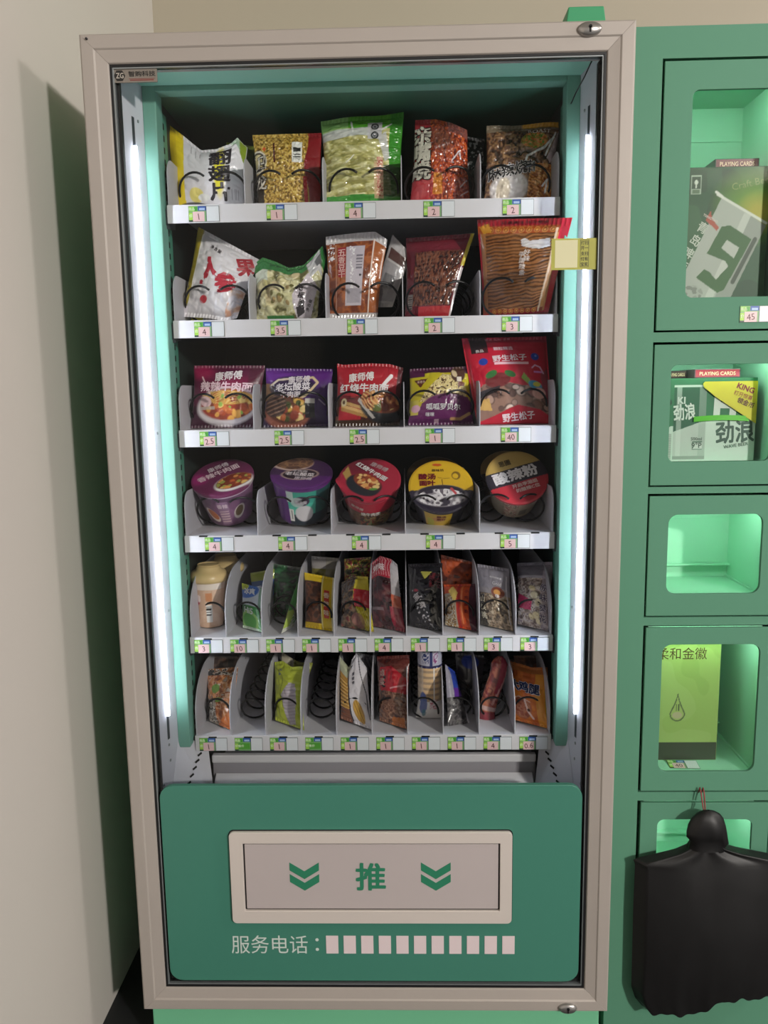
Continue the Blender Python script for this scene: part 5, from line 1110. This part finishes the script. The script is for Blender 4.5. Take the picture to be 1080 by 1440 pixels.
bag('biscuit_bag', 'white and grey biscuit bag standing behind the V-bent biscuit bag', 5, (500, 917), (524, 922), (524, 0), (498, 0), p, Y=0.295, thick=0.010, seed=8, group=G6, res=0.0018)
def p(a):
    a.fill('#6a4030'); a.mottle(a.S < 2, ['#4a2c22', '#6f4a38', '#8a6450', '#5f3a2c', '#7d5440'], 0.8, 5, bump=0.002); a.put((a.T > 0.70), '#5a1c1c', 0.8); a.put(a.poly([(0.12, 0.48), (0.12, 0.82), (0.55, 0.84), (1.0, 0.66), (1.0, 0.46)]), '#a8202c'); a.put(a.line([(0.55, 0.52), (0.95, 0.58)], 0.04), '#e0a0a4'); a.put(a.poly([(0.45, 0.0), (0.55, 0.12), (0.95, 0.14), (0.9, 0.0)]), '#b5682c'); a.put((a.nz(2.2, 6) > 0.62) & a.rect(0.16, 0.36, 0.52, 0.80), '#2a1c1c')
bag('snack_bag', 'red and brown clear bag in sixth lane of lowest tray', 5, (530, 923), (576, 921), (573, 0.004), (534, 0.014), p, vert('卤蛋', 0.24, 0.74, 0.14, 0.10, '#d9b8b0', 0.02), thick=0.018, crump=0.005, seed=9, group=G6, mtl=M_CLEAR, Y=0.228)
# roll of sandwich biscuits
def biscuit_roll():
    Y = 0.228; x = at(605, 1030, Y).x
    root = empty('biscuit_roll', (x, Y, TZ[5]+0.001)); tag(root, 'clear tube of round sandwich biscuits with blue printed top in seventh lane', 'biscuit roll', G6)
    H = 0.168; R = 0.0265; nth = 80; Z = np.linspace(0, H, 150); th = np.linspace(-PI, PI, nth+1)
    TH, ZZ = np.meshgrid(th, Z)
    A = Art((TH+PI)/(2*PI), ZZ/H, 2*PI*R*100, H*100)
    A.fill('#a08a72')
    mid = (A.T > 0.26) & (A.T < 0.72)
    A.stripes(mid, '#cfae84', PI/2, 0.78, 0.62, 1.0, bump=0.0012); A.stripes(mid, '#6a4632', PI/2, 0.78, 0.10, 0.0)
    A.put(A.rect(0, 0.40, 0.26, 0.72), '#b9aea0', 0.7); A.put(A.rect(0.62, 1, 0.26, 0.72), '#b4a890', 0.6)
    A.put(A.T > 0.74, '#a9a8b8'); A.put((A.T > 0.715) & (A.T < 0.745), '#2a2a50'); A.put(A.rect(0.49, 0.53, 0.74, 1), '#2f3564'); A.mottle(A.rect(0.40, 0.48, 0.78, 0.98), ['#2f3a6a', '#b9b8c4', '#3a4474', '#c4c2cc'], 1.3, 4); A.mottle(A.rect(0.54, 0.60, 0.78, 0.96), ['#b9b4c4', '#8a4a7a', '#c2bcc8'], 1.2, 5)
    A.put(A.T < 0.27, '#d2cfcc'); A.put(A.ell(0.40, 0.24, 0.06, 0.16), '#2f4a8a', 0.9); A.put(A.ell(0.42, 0.10, 0.03, 0.06), '#2f6a7a', 0.8); A.mottle(A.rect(0.50, 0.58, 0.16, 0.30), ['#d2cfcc', '#b86a7a', '#d6d2d0', '#c9a4ac'], 1.4, 6)
    A.put(A.rect(0.545, 0.552, 0.22, 0.72), '#f6f2ea')
    cr = 0.004*(np.abs(vnoise(TH*2.5, ZZ*60, 3)-0.5))*(ZZ < 0.045)
    flat = np.clip((0.04-ZZ)/0.04, 0, 1); flt = np.clip((ZZ-(H-0.012))/0.012, 0, 1)
    Rg = R*(1+0.03*A.D/0.0012*0.4)-cr
    P = np.stack([Rg*np.sin(TH)*(1+0.22*flat), -Rg*np.cos(TH)*(1-0.85*flat**1.5)*(1-0.6*flt), ZZ], -1)
    inst('film_wrap', grid_mesh('film_wrap', P, A.C, None, [M_CLEAR]), root)
    MB().lathe([(0, 0.048), (R*0.9, 0.048), (R*0.9, 0.120), (0, 0.120)], 24).build('biscuit_stack', root, mat('biscuit_brown', '#b08a5c', 0.7, vary=0.1))
biscuit_roll()
def p(a):
    a.fill('#3c3a3c'); a.put((a.T > 0.55), '#26409a'); a.put((a.T > 0.45) & (a.T < 0.62) & (a.S > 0.3), '#5a2a8a'); a.put((a.S < 0.3) & (a.T > 0.3), '#8f8c98'); a.mottle(a.T < 0.45, ['#2a282a', '#454244', '#5f5c5c', '#383638'], 1.2, 4); a.put((a.S > 0.90) & (a.T < 0.4), '#c9c6cc')
bag('snack_bag', 'slim blue and dark grey packet turned edge-on in eighth lane of lowest tray', 5, (626, 934), (639, 944), (660, 0.0), (630, 0.018), p, yaw=0.03, thick=0.012, crump=0.004, seed=10, group=G6, Y=0.232)
def p(a): a.fill('#2a262c'); a.put(a.ell(0.5, 0.85, 0.3, 0.25), '#20368a'); a.mottle(a.T < 0.6, ['#242024', '#352e30', '#2c282c'], 0.6, 3)
bag('snack_bag', 'dark bag with a blue spot behind the slim blue packet', 5, (640, 918), (682, 922), (676, 0), (644, 0), p, Y=0.31, thick=0.012, crump=0.005, seed=11, group=G6, res=0.0018)
def p(a):
    a.fill('#8a3a34'); a.mottle(a.S < 2, ['#6a2426', '#8f3c34', '#a85a44', '#7d2a2e', '#b56a4a'], 0.7, 5); a.put((a.T > 0.55) & (a.S > 0.5), '#8a1f34'); a.put((a.T < 0.45) & (a.S < 0.5), '#b0684a'); a.put(a.rect(0.1, 0.7, 0.30, 0.36), '#c9b2b0', 0.7); a.put((a.T < 0.28), '#7d2a34'); a.put(a.line([(0.75, 0.95), (0.55, 0.4)], 0.05), '#d6a49c', 0.7)
def sausage(label, pts, r, Y):
    """curved vacuum packed sausage: tapered tube in a film with flat ends"""
    P0 = [np.array(at(x, y, Y+dy)) for x, y, dy in pts]
    n = 70; t = np.linspace(0, 1, len(P0)); ti = np.linspace(0, 1, n)
    C = np.stack([np.interp(ti, t, [q[k] for q in P0]) for k in range(3)], -1)
    k = np.ones(9)/9; C = np.stack([np.convolve(np.pad(C[:, j], 4, 'edge'), k, 'valid') for j in range(3)], -1)
    th = np.linspace(-PI, PI, 41); rad = r*np.clip(np.minimum(ti/0.10, (1-ti)/0.10), 0.12, 1)**0.5
    d = np.gradient(C, axis=0); d /= np.linalg.norm(d, axis=1)[:, None]
    side = np.cross(d, np.array([0, 1.0, 0])); side /= np.linalg.norm(side, axis=1)[:, None]; fr_ = np.cross(side, d)
    if fr_[0][1] > 0: fr_ = -fr_
    F = C[:, None]+rad[:, None, None]*(np.sin(th)[None, :, None]*side[:, None]*1.1+np.cos(th)[None, :, None]*fr_[:, None]*0.8)
    S, T = np.meshgrid((th+PI)/(2*PI), ti[::-1])
    A = Art(S, T, 9, 14); p(A)
    org = F.reshape(-1, 3)[np.argmin(F.reshape(-1, 3)[:, 2])]
    o = link(bpy.data.objects.new('sausage', grid_mesh('sausage', F-org, A.C, None, [M_CLEAR]))); o.location = org
    o2 = MB().box(-0.011, 0.011, -0.0006, 0.0006, -0.001, 0.022).build('film_tail', o, mat('clear_tail', '#8d8288', 0.25, vary=0.1)); o2.location = (0, 0, 0.0)
    return tag(o, label, 'sausage', G6)
sausage('red vacuum packed sausage leaning in ninth lane of lowest tray', [(704, 921, 0.03), (700, 950, 0.022), (690, 978, 0.012), (684, 1003, 0.004), (686, 1020, 0.0)], 0.0165, 0.226)
def p(a):
    a.fill('#c4641f'); a.mottle(a.S < 2, ['#b8581c', '#c8681f', '#d27824'], 0.3, 3); a.put((a.S > 0.72), '#d08a24'); a.put((a.S > 0.93) & (a.T < 0.6), '#b5ac24'); a.put(a.T > 0.86, '#b06428'); a.put(a.ell(0.32, 0.24, 0.26, 0.26, 0.3), '#9a5a3c'); a.mottle(a.ell(0.32, 0.24, 0.25, 0.25, 0.3) > 0.5, ['#8a3f24', '#a85a38', '#b0704c', '#96482c'], 0.9, 5); a.put(a.line([(0.40, 0.40), (0.48, 0.20), (0.60, 0.10)], 0.05), '#d6b8a8'); a.put(a.ell(0.50, 0.22, 0.04, 0.04), '#4a241c'); a.put(a.line([(0.02, 0.36), (0.25, 0.42), (0.55, 0.36)], 0.03), '#d9b49c', 0.8); a.put(a.ell(0.06, 0.82, 0.06, 0.05), '#3a1c34')
bag('snack_bag', 'orange drumstick snack bag with blue lettering at right end of lowest tray', 5, (716, 931), (770, 940), (774, 0.0), (720, 0.018), p,
    [('大鸡腿', 0.42, 0.60, 0.17, -2, '#1c2a5a', 0.05, 1.0, '#e2dfe2')], thick=0.020, crump=0.006, seed=12, group=G6, Y=0.226, top=[(0, 0.02), (0.3, 0.0), (0.6, -0.03), (1, 0.02)])
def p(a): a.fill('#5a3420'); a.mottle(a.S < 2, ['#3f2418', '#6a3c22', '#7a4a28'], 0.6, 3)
bag('snack_bag', 'dim orange bag standing behind the drumstick snack bag', 5, (722, 922), (768, 922), (768, 0), (728, 0), p, Y=0.31, thick=0.012, crump=0.006, seed=13, group=G6, res=0.0018)

# ------------------------------------------------------------------ locker contents
def face_on(parent, name, x0, x1, y, z0, z1, paint, res=0.0013, m=None):
    ns, nt = max(8, int((x1-x0)/res)), max(8, int((z1-z0)/res))
    S, T = np.meshgrid(np.linspace(0, 1, ns+1), np.linspace(0, 1, nt+1))
    A = Art(S, T, (x1-x0)*100, (z1-z0)*100); paint(A)
    P = np.stack([x0+S*(x1-x0), np.full_like(S, y), z0+T*(z1-z0)], -1)
    return inst(name, grid_mesh(name, P, A.C, None, [m or M_MATTE]), parent)
def carton(name, label, cat, x0, x1, y0, y1, z0, z1, color, paint, group=None):
    root = empty(name, ((x0+x1)/2, (y0+y1)/2, z0)); tag(root, label, cat, group)
    cx, cy = (x0+x1)/2, (y0+y1)/2
    MB().box(x0-cx, x1-cx, y0-cy, y1-cy, 0, z1-z0).build('carton_body', root, mat('card_'+color.lstrip('#'), color, 0.45, vary=0.04), bevel=0.0012)
    if paint: face_on(root, 'printed_front', x0-cx+0.0012, x1-cx-0.0012, y0-cy-0.0003, 0.0012, z1-z0-0.0012, paint)
    return root
def card_box(label, x0, x1, y0, y1, z0, h, side, red):
    cx, cy = (x0+x1)/2, (y0+y1)/2
    root = empty('card_box', (cx, cy, z0)); tag(root, label, 'card box', 'boxes of playing cards in the lockers')
    MB().box(x0-cx, x1-cx, y0-cy, y1-cy, 0, h).build('box_shell', root, mat('card_box_'+side.lstrip('#'), side, 0.4, vary=0.05), bevel=0.0008)
    mb = MB().use(ink(red)).poly([(x0-cx+0.002, y0-cy-0.0003, 0.002), (x1-cx-0.002, y0-cy-0.0003, 0.002), (x1-cx-0.002, y0-cy-0.0003, h-0.0015), (x0-cx+0.002, y0-cy-0.0003, h-0.0015)])
    text_flat(mb, 'PLAYING CARDS', 0, h*0.5, h*0.40, y0-cy-0.0005, ink('#ecc9a6'), 0.02, width=(x1-x0)*0.78)
    mb.build('box_lettering', root, fix=False)
    return root
# green beer carton with a printed can
def p(a):
    a.fill('#2b4f33'); a.mottle(a.S < 2, ['#27492f', '#2e5537', '#35603c'], 0.15, 3)
    a.put(a.ell(0.85, 0.72, 0.34, 0.30, 0, 1.3), '#6f9a2c', 0.9); a.put(a.ell(0.88, 0.66, 0.18, 0.17, 0, 1.2), '#b0a024', 0.8)
    # can lying obliquely: body, top edge, side shade are printed tones of the picture
    cp = [(-0.04, 0.10), (0.45, 0.78), (0.98, 0.56), (0.52, -0.10), (-0.04, -0.10)]
    a.put(a.poly(cp), '#a9b0a6'); a.put(a.poly([(0.80, 0.64), (0.98, 0.56), (0.52, -0.10), (0.34, -0.10)]), '#8a9288', 0.8); a.put(a.poly([(0.72, 0.66), (0.80, 0.64), (0.34, -0.06), (0.28, 0.0)]), '#c6ccc2', 0.7)
    a.put(a.line([(0.40, 0.80), (0.98, 0.58)], 0.03), '#d2d6cc'); a.put(a.line([(0.38, 0.82), (0.46, 0.78)], 0.03), '#d9dcd2')
    a.put(a.poly([(0.30, 0.36), (0.46, 0.56), (0.56, 0.57), (0.82, 0.46), (0.52, 0.08), (0.44, 0.06), (0.18, 0.18), (0.28, 0.24), (0.34, 0.22), (0.42, 0.16), (0.56, 0.26), (0.52, 0.30)]), '#35602f')
    a.put(a.poly([(0.47, 0.40), (0.53, 0.46), (0.68, 0.40), (0.62, 0.32)]), '#b4bab0'); a.put(a.poly([(0.34, 0.30), (0.44, 0.36), (0.54, 0.24), (0.46, 0.18)]), '#a9b0a6', 0.0)
    a.put(a.line([(0.86, 0.46), (0.62, 0.14)], 0.05), '#2a3a28', 0.85); a.mottle(a.ell(0.14, 0.06, 0.13, 0.09) > 0.5, ['#8f968c', '#a3aaa0', '#7d847a'], 0.9, 5)
    a.put(a.rect(0.06, 0.17, 0.80, 0.94), '#b9c4b4', 0.0)
    for s0, s1, t0, t1 in ((0.085, 0.20, 0.805, 0.945),):
        m = a.rect(s0, s1, t0, t1); a.put(m, '#9fb09e'); a.put(a.rect(s0+0.008, s1-0.008, t0+0.04, t1-0.008), '#2f4a33'); a.put(a.ell((s0+s1)/2, t0+0.088, 0.022, 0.028), '#c9d2c4'); a.put(a.rect((s0+s1)/2-0.006, (s0+s1)/2+0.006, t0+0.045, t0+0.07), '#c9d2c4'); a.put(a.rect(s0+0.012, s1-0.012, t0+0.008, t0+0.032), '#5a7358')
    a.put(a.rect(0.0, 0.045, 0.805, 0.945), '#7a8f78'); a.put(a.rect(0.0, 0.036, 0.845, 0.937), '#2f4a33')
    a.put(a.poly([(0.27, 0.61), (0.325, 0.685), (0.345, 0.62), (0.43, 0.555), (0.405, 0.53)]), '#a8503c')
c1 = carton('beer_carton', 'dark green beer carton with a printed can in the top locker', 'carton', 0.578, 0.7320, 0.078, 0.205, 1.4820, 1.7150, '#2b4f33', p)
mb = MB()
for k, ch in enumerate('青岛啤酒'):
    text_flat(mb, ch, -0.0395-0.0118*k, 0.1290-0.0215*k, 0.0185, -0.0642, ink('#c3cdbd'), 0.02, rot=math.radians(-30))
text_flat(mb, 'TSINGTAO', -0.0265, 0.1450, 0.0042, -0.0642, ink('#e6d6cc'), 0.02, rot=math.radians(-28))
text_flat(mb, 'Craft Beer', 0.045, 0.205, 0.012, -0.0642, ink('#7f9a44'), 0.005, rot=0.2)
mb.build('carton_lettering', c1, fix=False)
card_box('dark box of playing cards lying on the green beer carton in the top locker', 0.640, 0.7190, 0.098, 0.185, 1.7152, 0.0185, '#23342a', '#6a1c22')
# white and green carton with a yellow hang tag
def p(a):
    a.fill('#1f6a44'); a.put(a.T < 0.42+0.16*a.S, '#bccfc2')
    m = a.rect(0.16, 0.90, 0.03, 0.96)
    a.put(a.rect(0.075, 0.44, 0.02, 0.90), '#17553a'); a.put(a.rect(0.075, 0.44, 0.90, 0.93), '#aebfb2'); a.put(a.poly([(0.075, 0.02), (0.075, 0.36), (0.44, 0.50), (0.44, 0.02)]), '#aebdb2')
    a.put(a.rect(0.36, 0.44, 0.02, 0.9), '#8fa598', 0.5); a.put(a.rect(0.11, 0.16, 0.02, 0.9), '#cfdcd2', 0.35); a.put(a.rect(0.075, 0.44, 0.02, 0.06), '#8a998e'); a.put(a.ell(0.025, 0.72, 0.03, 0.035), '#12402c')
    a.put(a.rect(0.30, 0.41, 0.14, 0.24), '#4a6a58'); a.put(a.rect(0.305, 0.405, 0.15, 0.23), '#c4d2c8')
    a.put((a.S < 0.06) & (a.T < 0.34), '#a3b3a6'); a.stripes((a.S < 0.06) & (a.T < 0.34), '#7d8f82', PI/2, 2.4, 0.4, 0.6)
c2 = carton('beer_carton', 'white and green beer carton with yellow hang tag in the second locker', 'carton', 0.5650, 0.7320, 0.085, 0.205, 1.1885, 1.3440, '#1f6a44', p)
mb = MB()
text_flat(mb, '劲浪', -0.0500, 0.0935, 0.0300, -0.0606, ink('#d2ded4'), 0.03, rot=0.10, width=0.0400)
text_flat(mb, 'KI', -0.0560, 0.1150, 0.0120, -0.0606, ink('#c9d6cc'), 0.04)
text_flat(mb, 'H', 0.0250, 0.1050, 0.0420, -0.0606, ink('#d2ded4'), 0.06, rot=-0.03)
text_flat(mb, '劲浪', 0.0450, 0.0560, 0.0420, -0.0606, ink('#37594a'), 0.03, rot=0.06, width=0.0700)
text_flat(mb, 'WAVE BEER', 0.0480, 0.0300, 0.0060, -0.0608, ink('#4a6a58'), 0.02, rot=0.14)
text_flat(mb, '500ml', -0.0260, 0.0430, 0.0060, -0.0606, ink('#3f5c4c'), 0.01)
text_flat(mb, '9°P', -0.0250, 0.0310, 0.0100, -0.0606, ink('#3f5c4c'), 0.02)
mb.build('carton_lettering', c2, fix=False)
tagm = MB().prism([(-0.0150, 0.1490), (0.0820, 0.1490), (0.0820, 0.0700), (0.0050, 0.1210), (-0.0165, 0.1385), (-0.0190, 0.1450)], 'y', -0.0640, -0.0632).build('hang_tag', c2, mat('tag_yellow', '#d3c81f', 0.4, vary=0.03))
mb = MB()
text_flat(mb, 'KING', 0.0600, 0.1360, 0.0100, -0.0643, ink('#8d2a24'), 0.04, rot=-0.35)
text_flat(mb, '打开惊喜', 0.0560, 0.1230, 0.0085, -0.0643, ink('#a3521c'), 0.015, rot=-0.35)
text_flat(mb, '领金币', 0.0610, 0.1090, 0.0105, -0.0643, ink('#5a2416'), 0.03, rot=-0.40)
mb.build('tag_lettering', tagm, fix=False)
st_pts = [(-0.0330+0.0085*k, -0.0632-0.004*math.sin(PI*k/12), 0.0795+0.0028*math.sin(PI*k/12)) for k in range(13)]
mb = MB(); n = len(st_pts)
mb.raw([(x, y, z-0.0048) for x, y, z in st_pts]+[(x, y, z+0.0048) for x, y, z in st_pts]+[(x, y+0.0008, z-0.0048) for x, y, z in st_pts]+[(x, y+0.0008, z+0.0048) for x, y, z in st_pts],
       [(k, k+1, n+k+1, n+k) for k in range(n-1)]+[(2*n+k, 3*n+k, 3*n+k+1, 2*n+k+1) for k in range(n-1)])
mb.build('carry_strap', c2, mat('strap_green', '#63c93c', 0.35, vary=0.05), smooth=True)
card_box('red box of playing cards lying on the white and green carton', 0.6180, 0.7030, 0.095, 0.180, 1.3442, 0.0165, '#5a4a50', '#a83444')
card_box('small dark box of playing cards behind the red card box in the second locker', 0.5760, 0.6160, 0.130, 0.190, 1.3442, 0.0150, '#2a2426', '#4a2a2c')
# liquor box
def p(a):
    a.fill('#86a556'); a.mottle(a.S < 2, ['#82a152', '#88a758', '#8eac60'], 0.12, 3); a.put(a.T < 0.132, '#35402f'); a.put(a.T > 0.86, '#a9b84a', 0.5)
    def drop(r, top):
        pts = [(0.38+r*math.sin(q)*(1 if math.cos(q) < 0.2 else max(0.0, 1-(math.cos(q)-0.2)/0.8)**1.3), 0.345+(r*math.cos(q)*0.47 if math.cos(q) < 0.2 else (math.cos(q)-0.2)/0.8*top+r*0.094)) for q in np.linspace(0, 2*PI, 49)[:-1]]
        return a.poly(pts)
    a.put(drop(0.118, 0.165), '#4a5a3c'); a.put(drop(0.098, 0.135), '#8fa85e'); a.put(a.ell(0.38, 0.335, 0.075, 0.055), '#a89f84', 0.8); a.put(a.rect(0.355, 0.372, 0.37, 0.42) | a.rect(0.392, 0.409, 0.37, 0.42), '#3f4a34')
c3 = carton('liquor_box', 'lime green liquor gift box with a droplet emblem in the fourth locker', 'gift box', 0.5640, 0.6960, 0.102, 0.195, 0.5825, 0.8660, '#86a556', p)
mb = MB()
text_flat(mb, '柔和金徽', -0.0110, 0.2240, 0.0245, -0.0471, ink('#4a3a1c'), 0.0, width=0.0980)
mb.build('box_lettering', c3, fix=False)
# loose price slip on the floor of the fourth locker and price tag on the first door
pt = inst('price_slip', price_mesh('40').copy(), None, (0.6230, 0.0805, 0.5832), (math.radians(-84), 0, math.radians(-3)))
tag(pt, 'loose price slip lying on the floor of the fourth locker', 'price slip')
o = inst('price_tag', price_mesh('45'), None, (0.7045, LY-0.0012, 1.4550)); lk(o)

# ------------------------------------------------------------------ black plastic bag hanging on the lockers
def plastic_bag():
    root = empty('plastic_bag', (0.655, 0.0, 0.09)); tag(root, 'large black plastic bag hanging in front of the lower lockers', 'plastic bag')
    org = np.array([0.655, 0.0, 0.09])
    ns, nt = 110, 130
    S, T = np.meshgrid(np.linspace(-1, 1, ns+1), np.linspace(0, 1, nt+1))
    # outline half widths by height above the hem
    zz = np.array([0.0, 0.05, 0.12, 0.60, 0.885, 0.90, 0.945, 0.975, 1.0])
    hw = np.interp(T, zz, [0.128, 0.142, 0.150, 0.151, 0.150, 0.136, 0.066, 0.036, 0.028])
    cx = np.interp(T, [0, 0.86, 1.0], [0.668, 0.667, 0.648])
    X = cx+hw*S
    base = 0.092+0.038*np.clip((S+0.35)/0.5, 0, 1)**1.5+0.0025*np.sin(17*S)+0.002*np.sin(31*S)
    Z = base+(0.455-base)*T-0.012*(T > 0.8)*np.abs(S)*0
    fold = 0.0060*np.sin(3.4*S+1.2*T+0.6)*np.clip(1.1-T, 0.2, 1)+0.0022*np.sin(8*S-2*T)*np.clip(1-T, 0.15, 1)+0.0025*(vnoise(S*4, T*5, 3)-0.5)+0.0035*np.clip((T-0.72)/0.28, 0, 1)*np.sin(9*S)
    belly = 0.022*np.sqrt(np.clip(1-S*S, 0, 1))*np.clip(np.sin(PI*np.clip(T*0.85+0.12, 0, 1)), 0, 1)
    Yf = 0.006-belly-fold*0.7; Yb2 = 0.030+0.3*belly*0.2+fold*0.2
    edge = np.clip(1-np.abs(S), 0, 0.12)/0.12
    ym = 0.024
    F = np.stack([X, ym+(Yf-ym)*edge, Z], -1); B = np.stack([X, ym+(np.minimum(Yb2, 0.040)-ym)*edge, Z], -1)[:, ::-1]
    m = mat('black_polythene', '#0b0a0b', 0.5, vary=0.1, scale=20, bump=0.15)
    C = np.zeros(S.shape+(3,))
    inst('bag_body', grid_mesh('bag_body', F-org, C, [(B-org, C)], [m]), root)
    # gathered, knotted top folding over
    th = np.linspace(-PI, PI, 61); pr = [(0.455-0.010, 0.028), (0.462, 0.026), (0.470, 0.032), (0.480, 0.0365), (0.494, 0.0335), (0.506, 0.029), (0.516, 0.021), (0.522, 0.011), (0.524, 0.002)]
    K = []
    for z, r in pr:
        wob = 1+0.05*np.sin(3*th+z*90)+0.02*np.sin(7*th)
        K.append(np.stack([0.650+r*wob*np.sin(th)*1.05+0.012*(0.5-np.cos(th)*0)*(z < 0.48)*np.sin(th), 0.012-r*0.55*wob*np.cos(th), np.full_like(th, z)-0.012*(z < 0.485)*(np.sin(th) > 0.6)], -1))
    K = np.array(K)-org
    inst('knot', grid_mesh('knot', K, np.zeros(K.shape), None, [m]), root)
    rm = mat('red_string', '#8a3a3a', 0.6, vary=0.1)
    lp_ = [(0.6405, 0.0425, 0.5335), (0.6405, 0.034, 0.5400), (0.6420, 0.030, 0.530), (0.6440, 0.018, 0.515), (0.6470, 0.012, 0.512), (0.6480, 0.018, 0.515), (0.6475, 0.030, 0.530), (0.6470, 0.034, 0.5400), (0.6470, 0.0425, 0.5335)]
    lp_ = [(0.6410, 0.0430, 0.5440), (0.6412, 0.038, 0.5560), (0.6418, 0.032, 0.5500), (0.6430, 0.022, 0.5250), (0.6450, 0.014, 0.5120), (0.6470, 0.022, 0.5250), (0.6478, 0.032, 0.5500), (0.6476, 0.038, 0.5560), (0.6474, 0.0430, 0.5440)]
    MB().tube([(x-org[0], y-org[1], z-org[2]) for x, y, z in lp_], 0.0013, 6).build('hanging_string', root, rm, smooth=True)
    return root
plastic_bag()
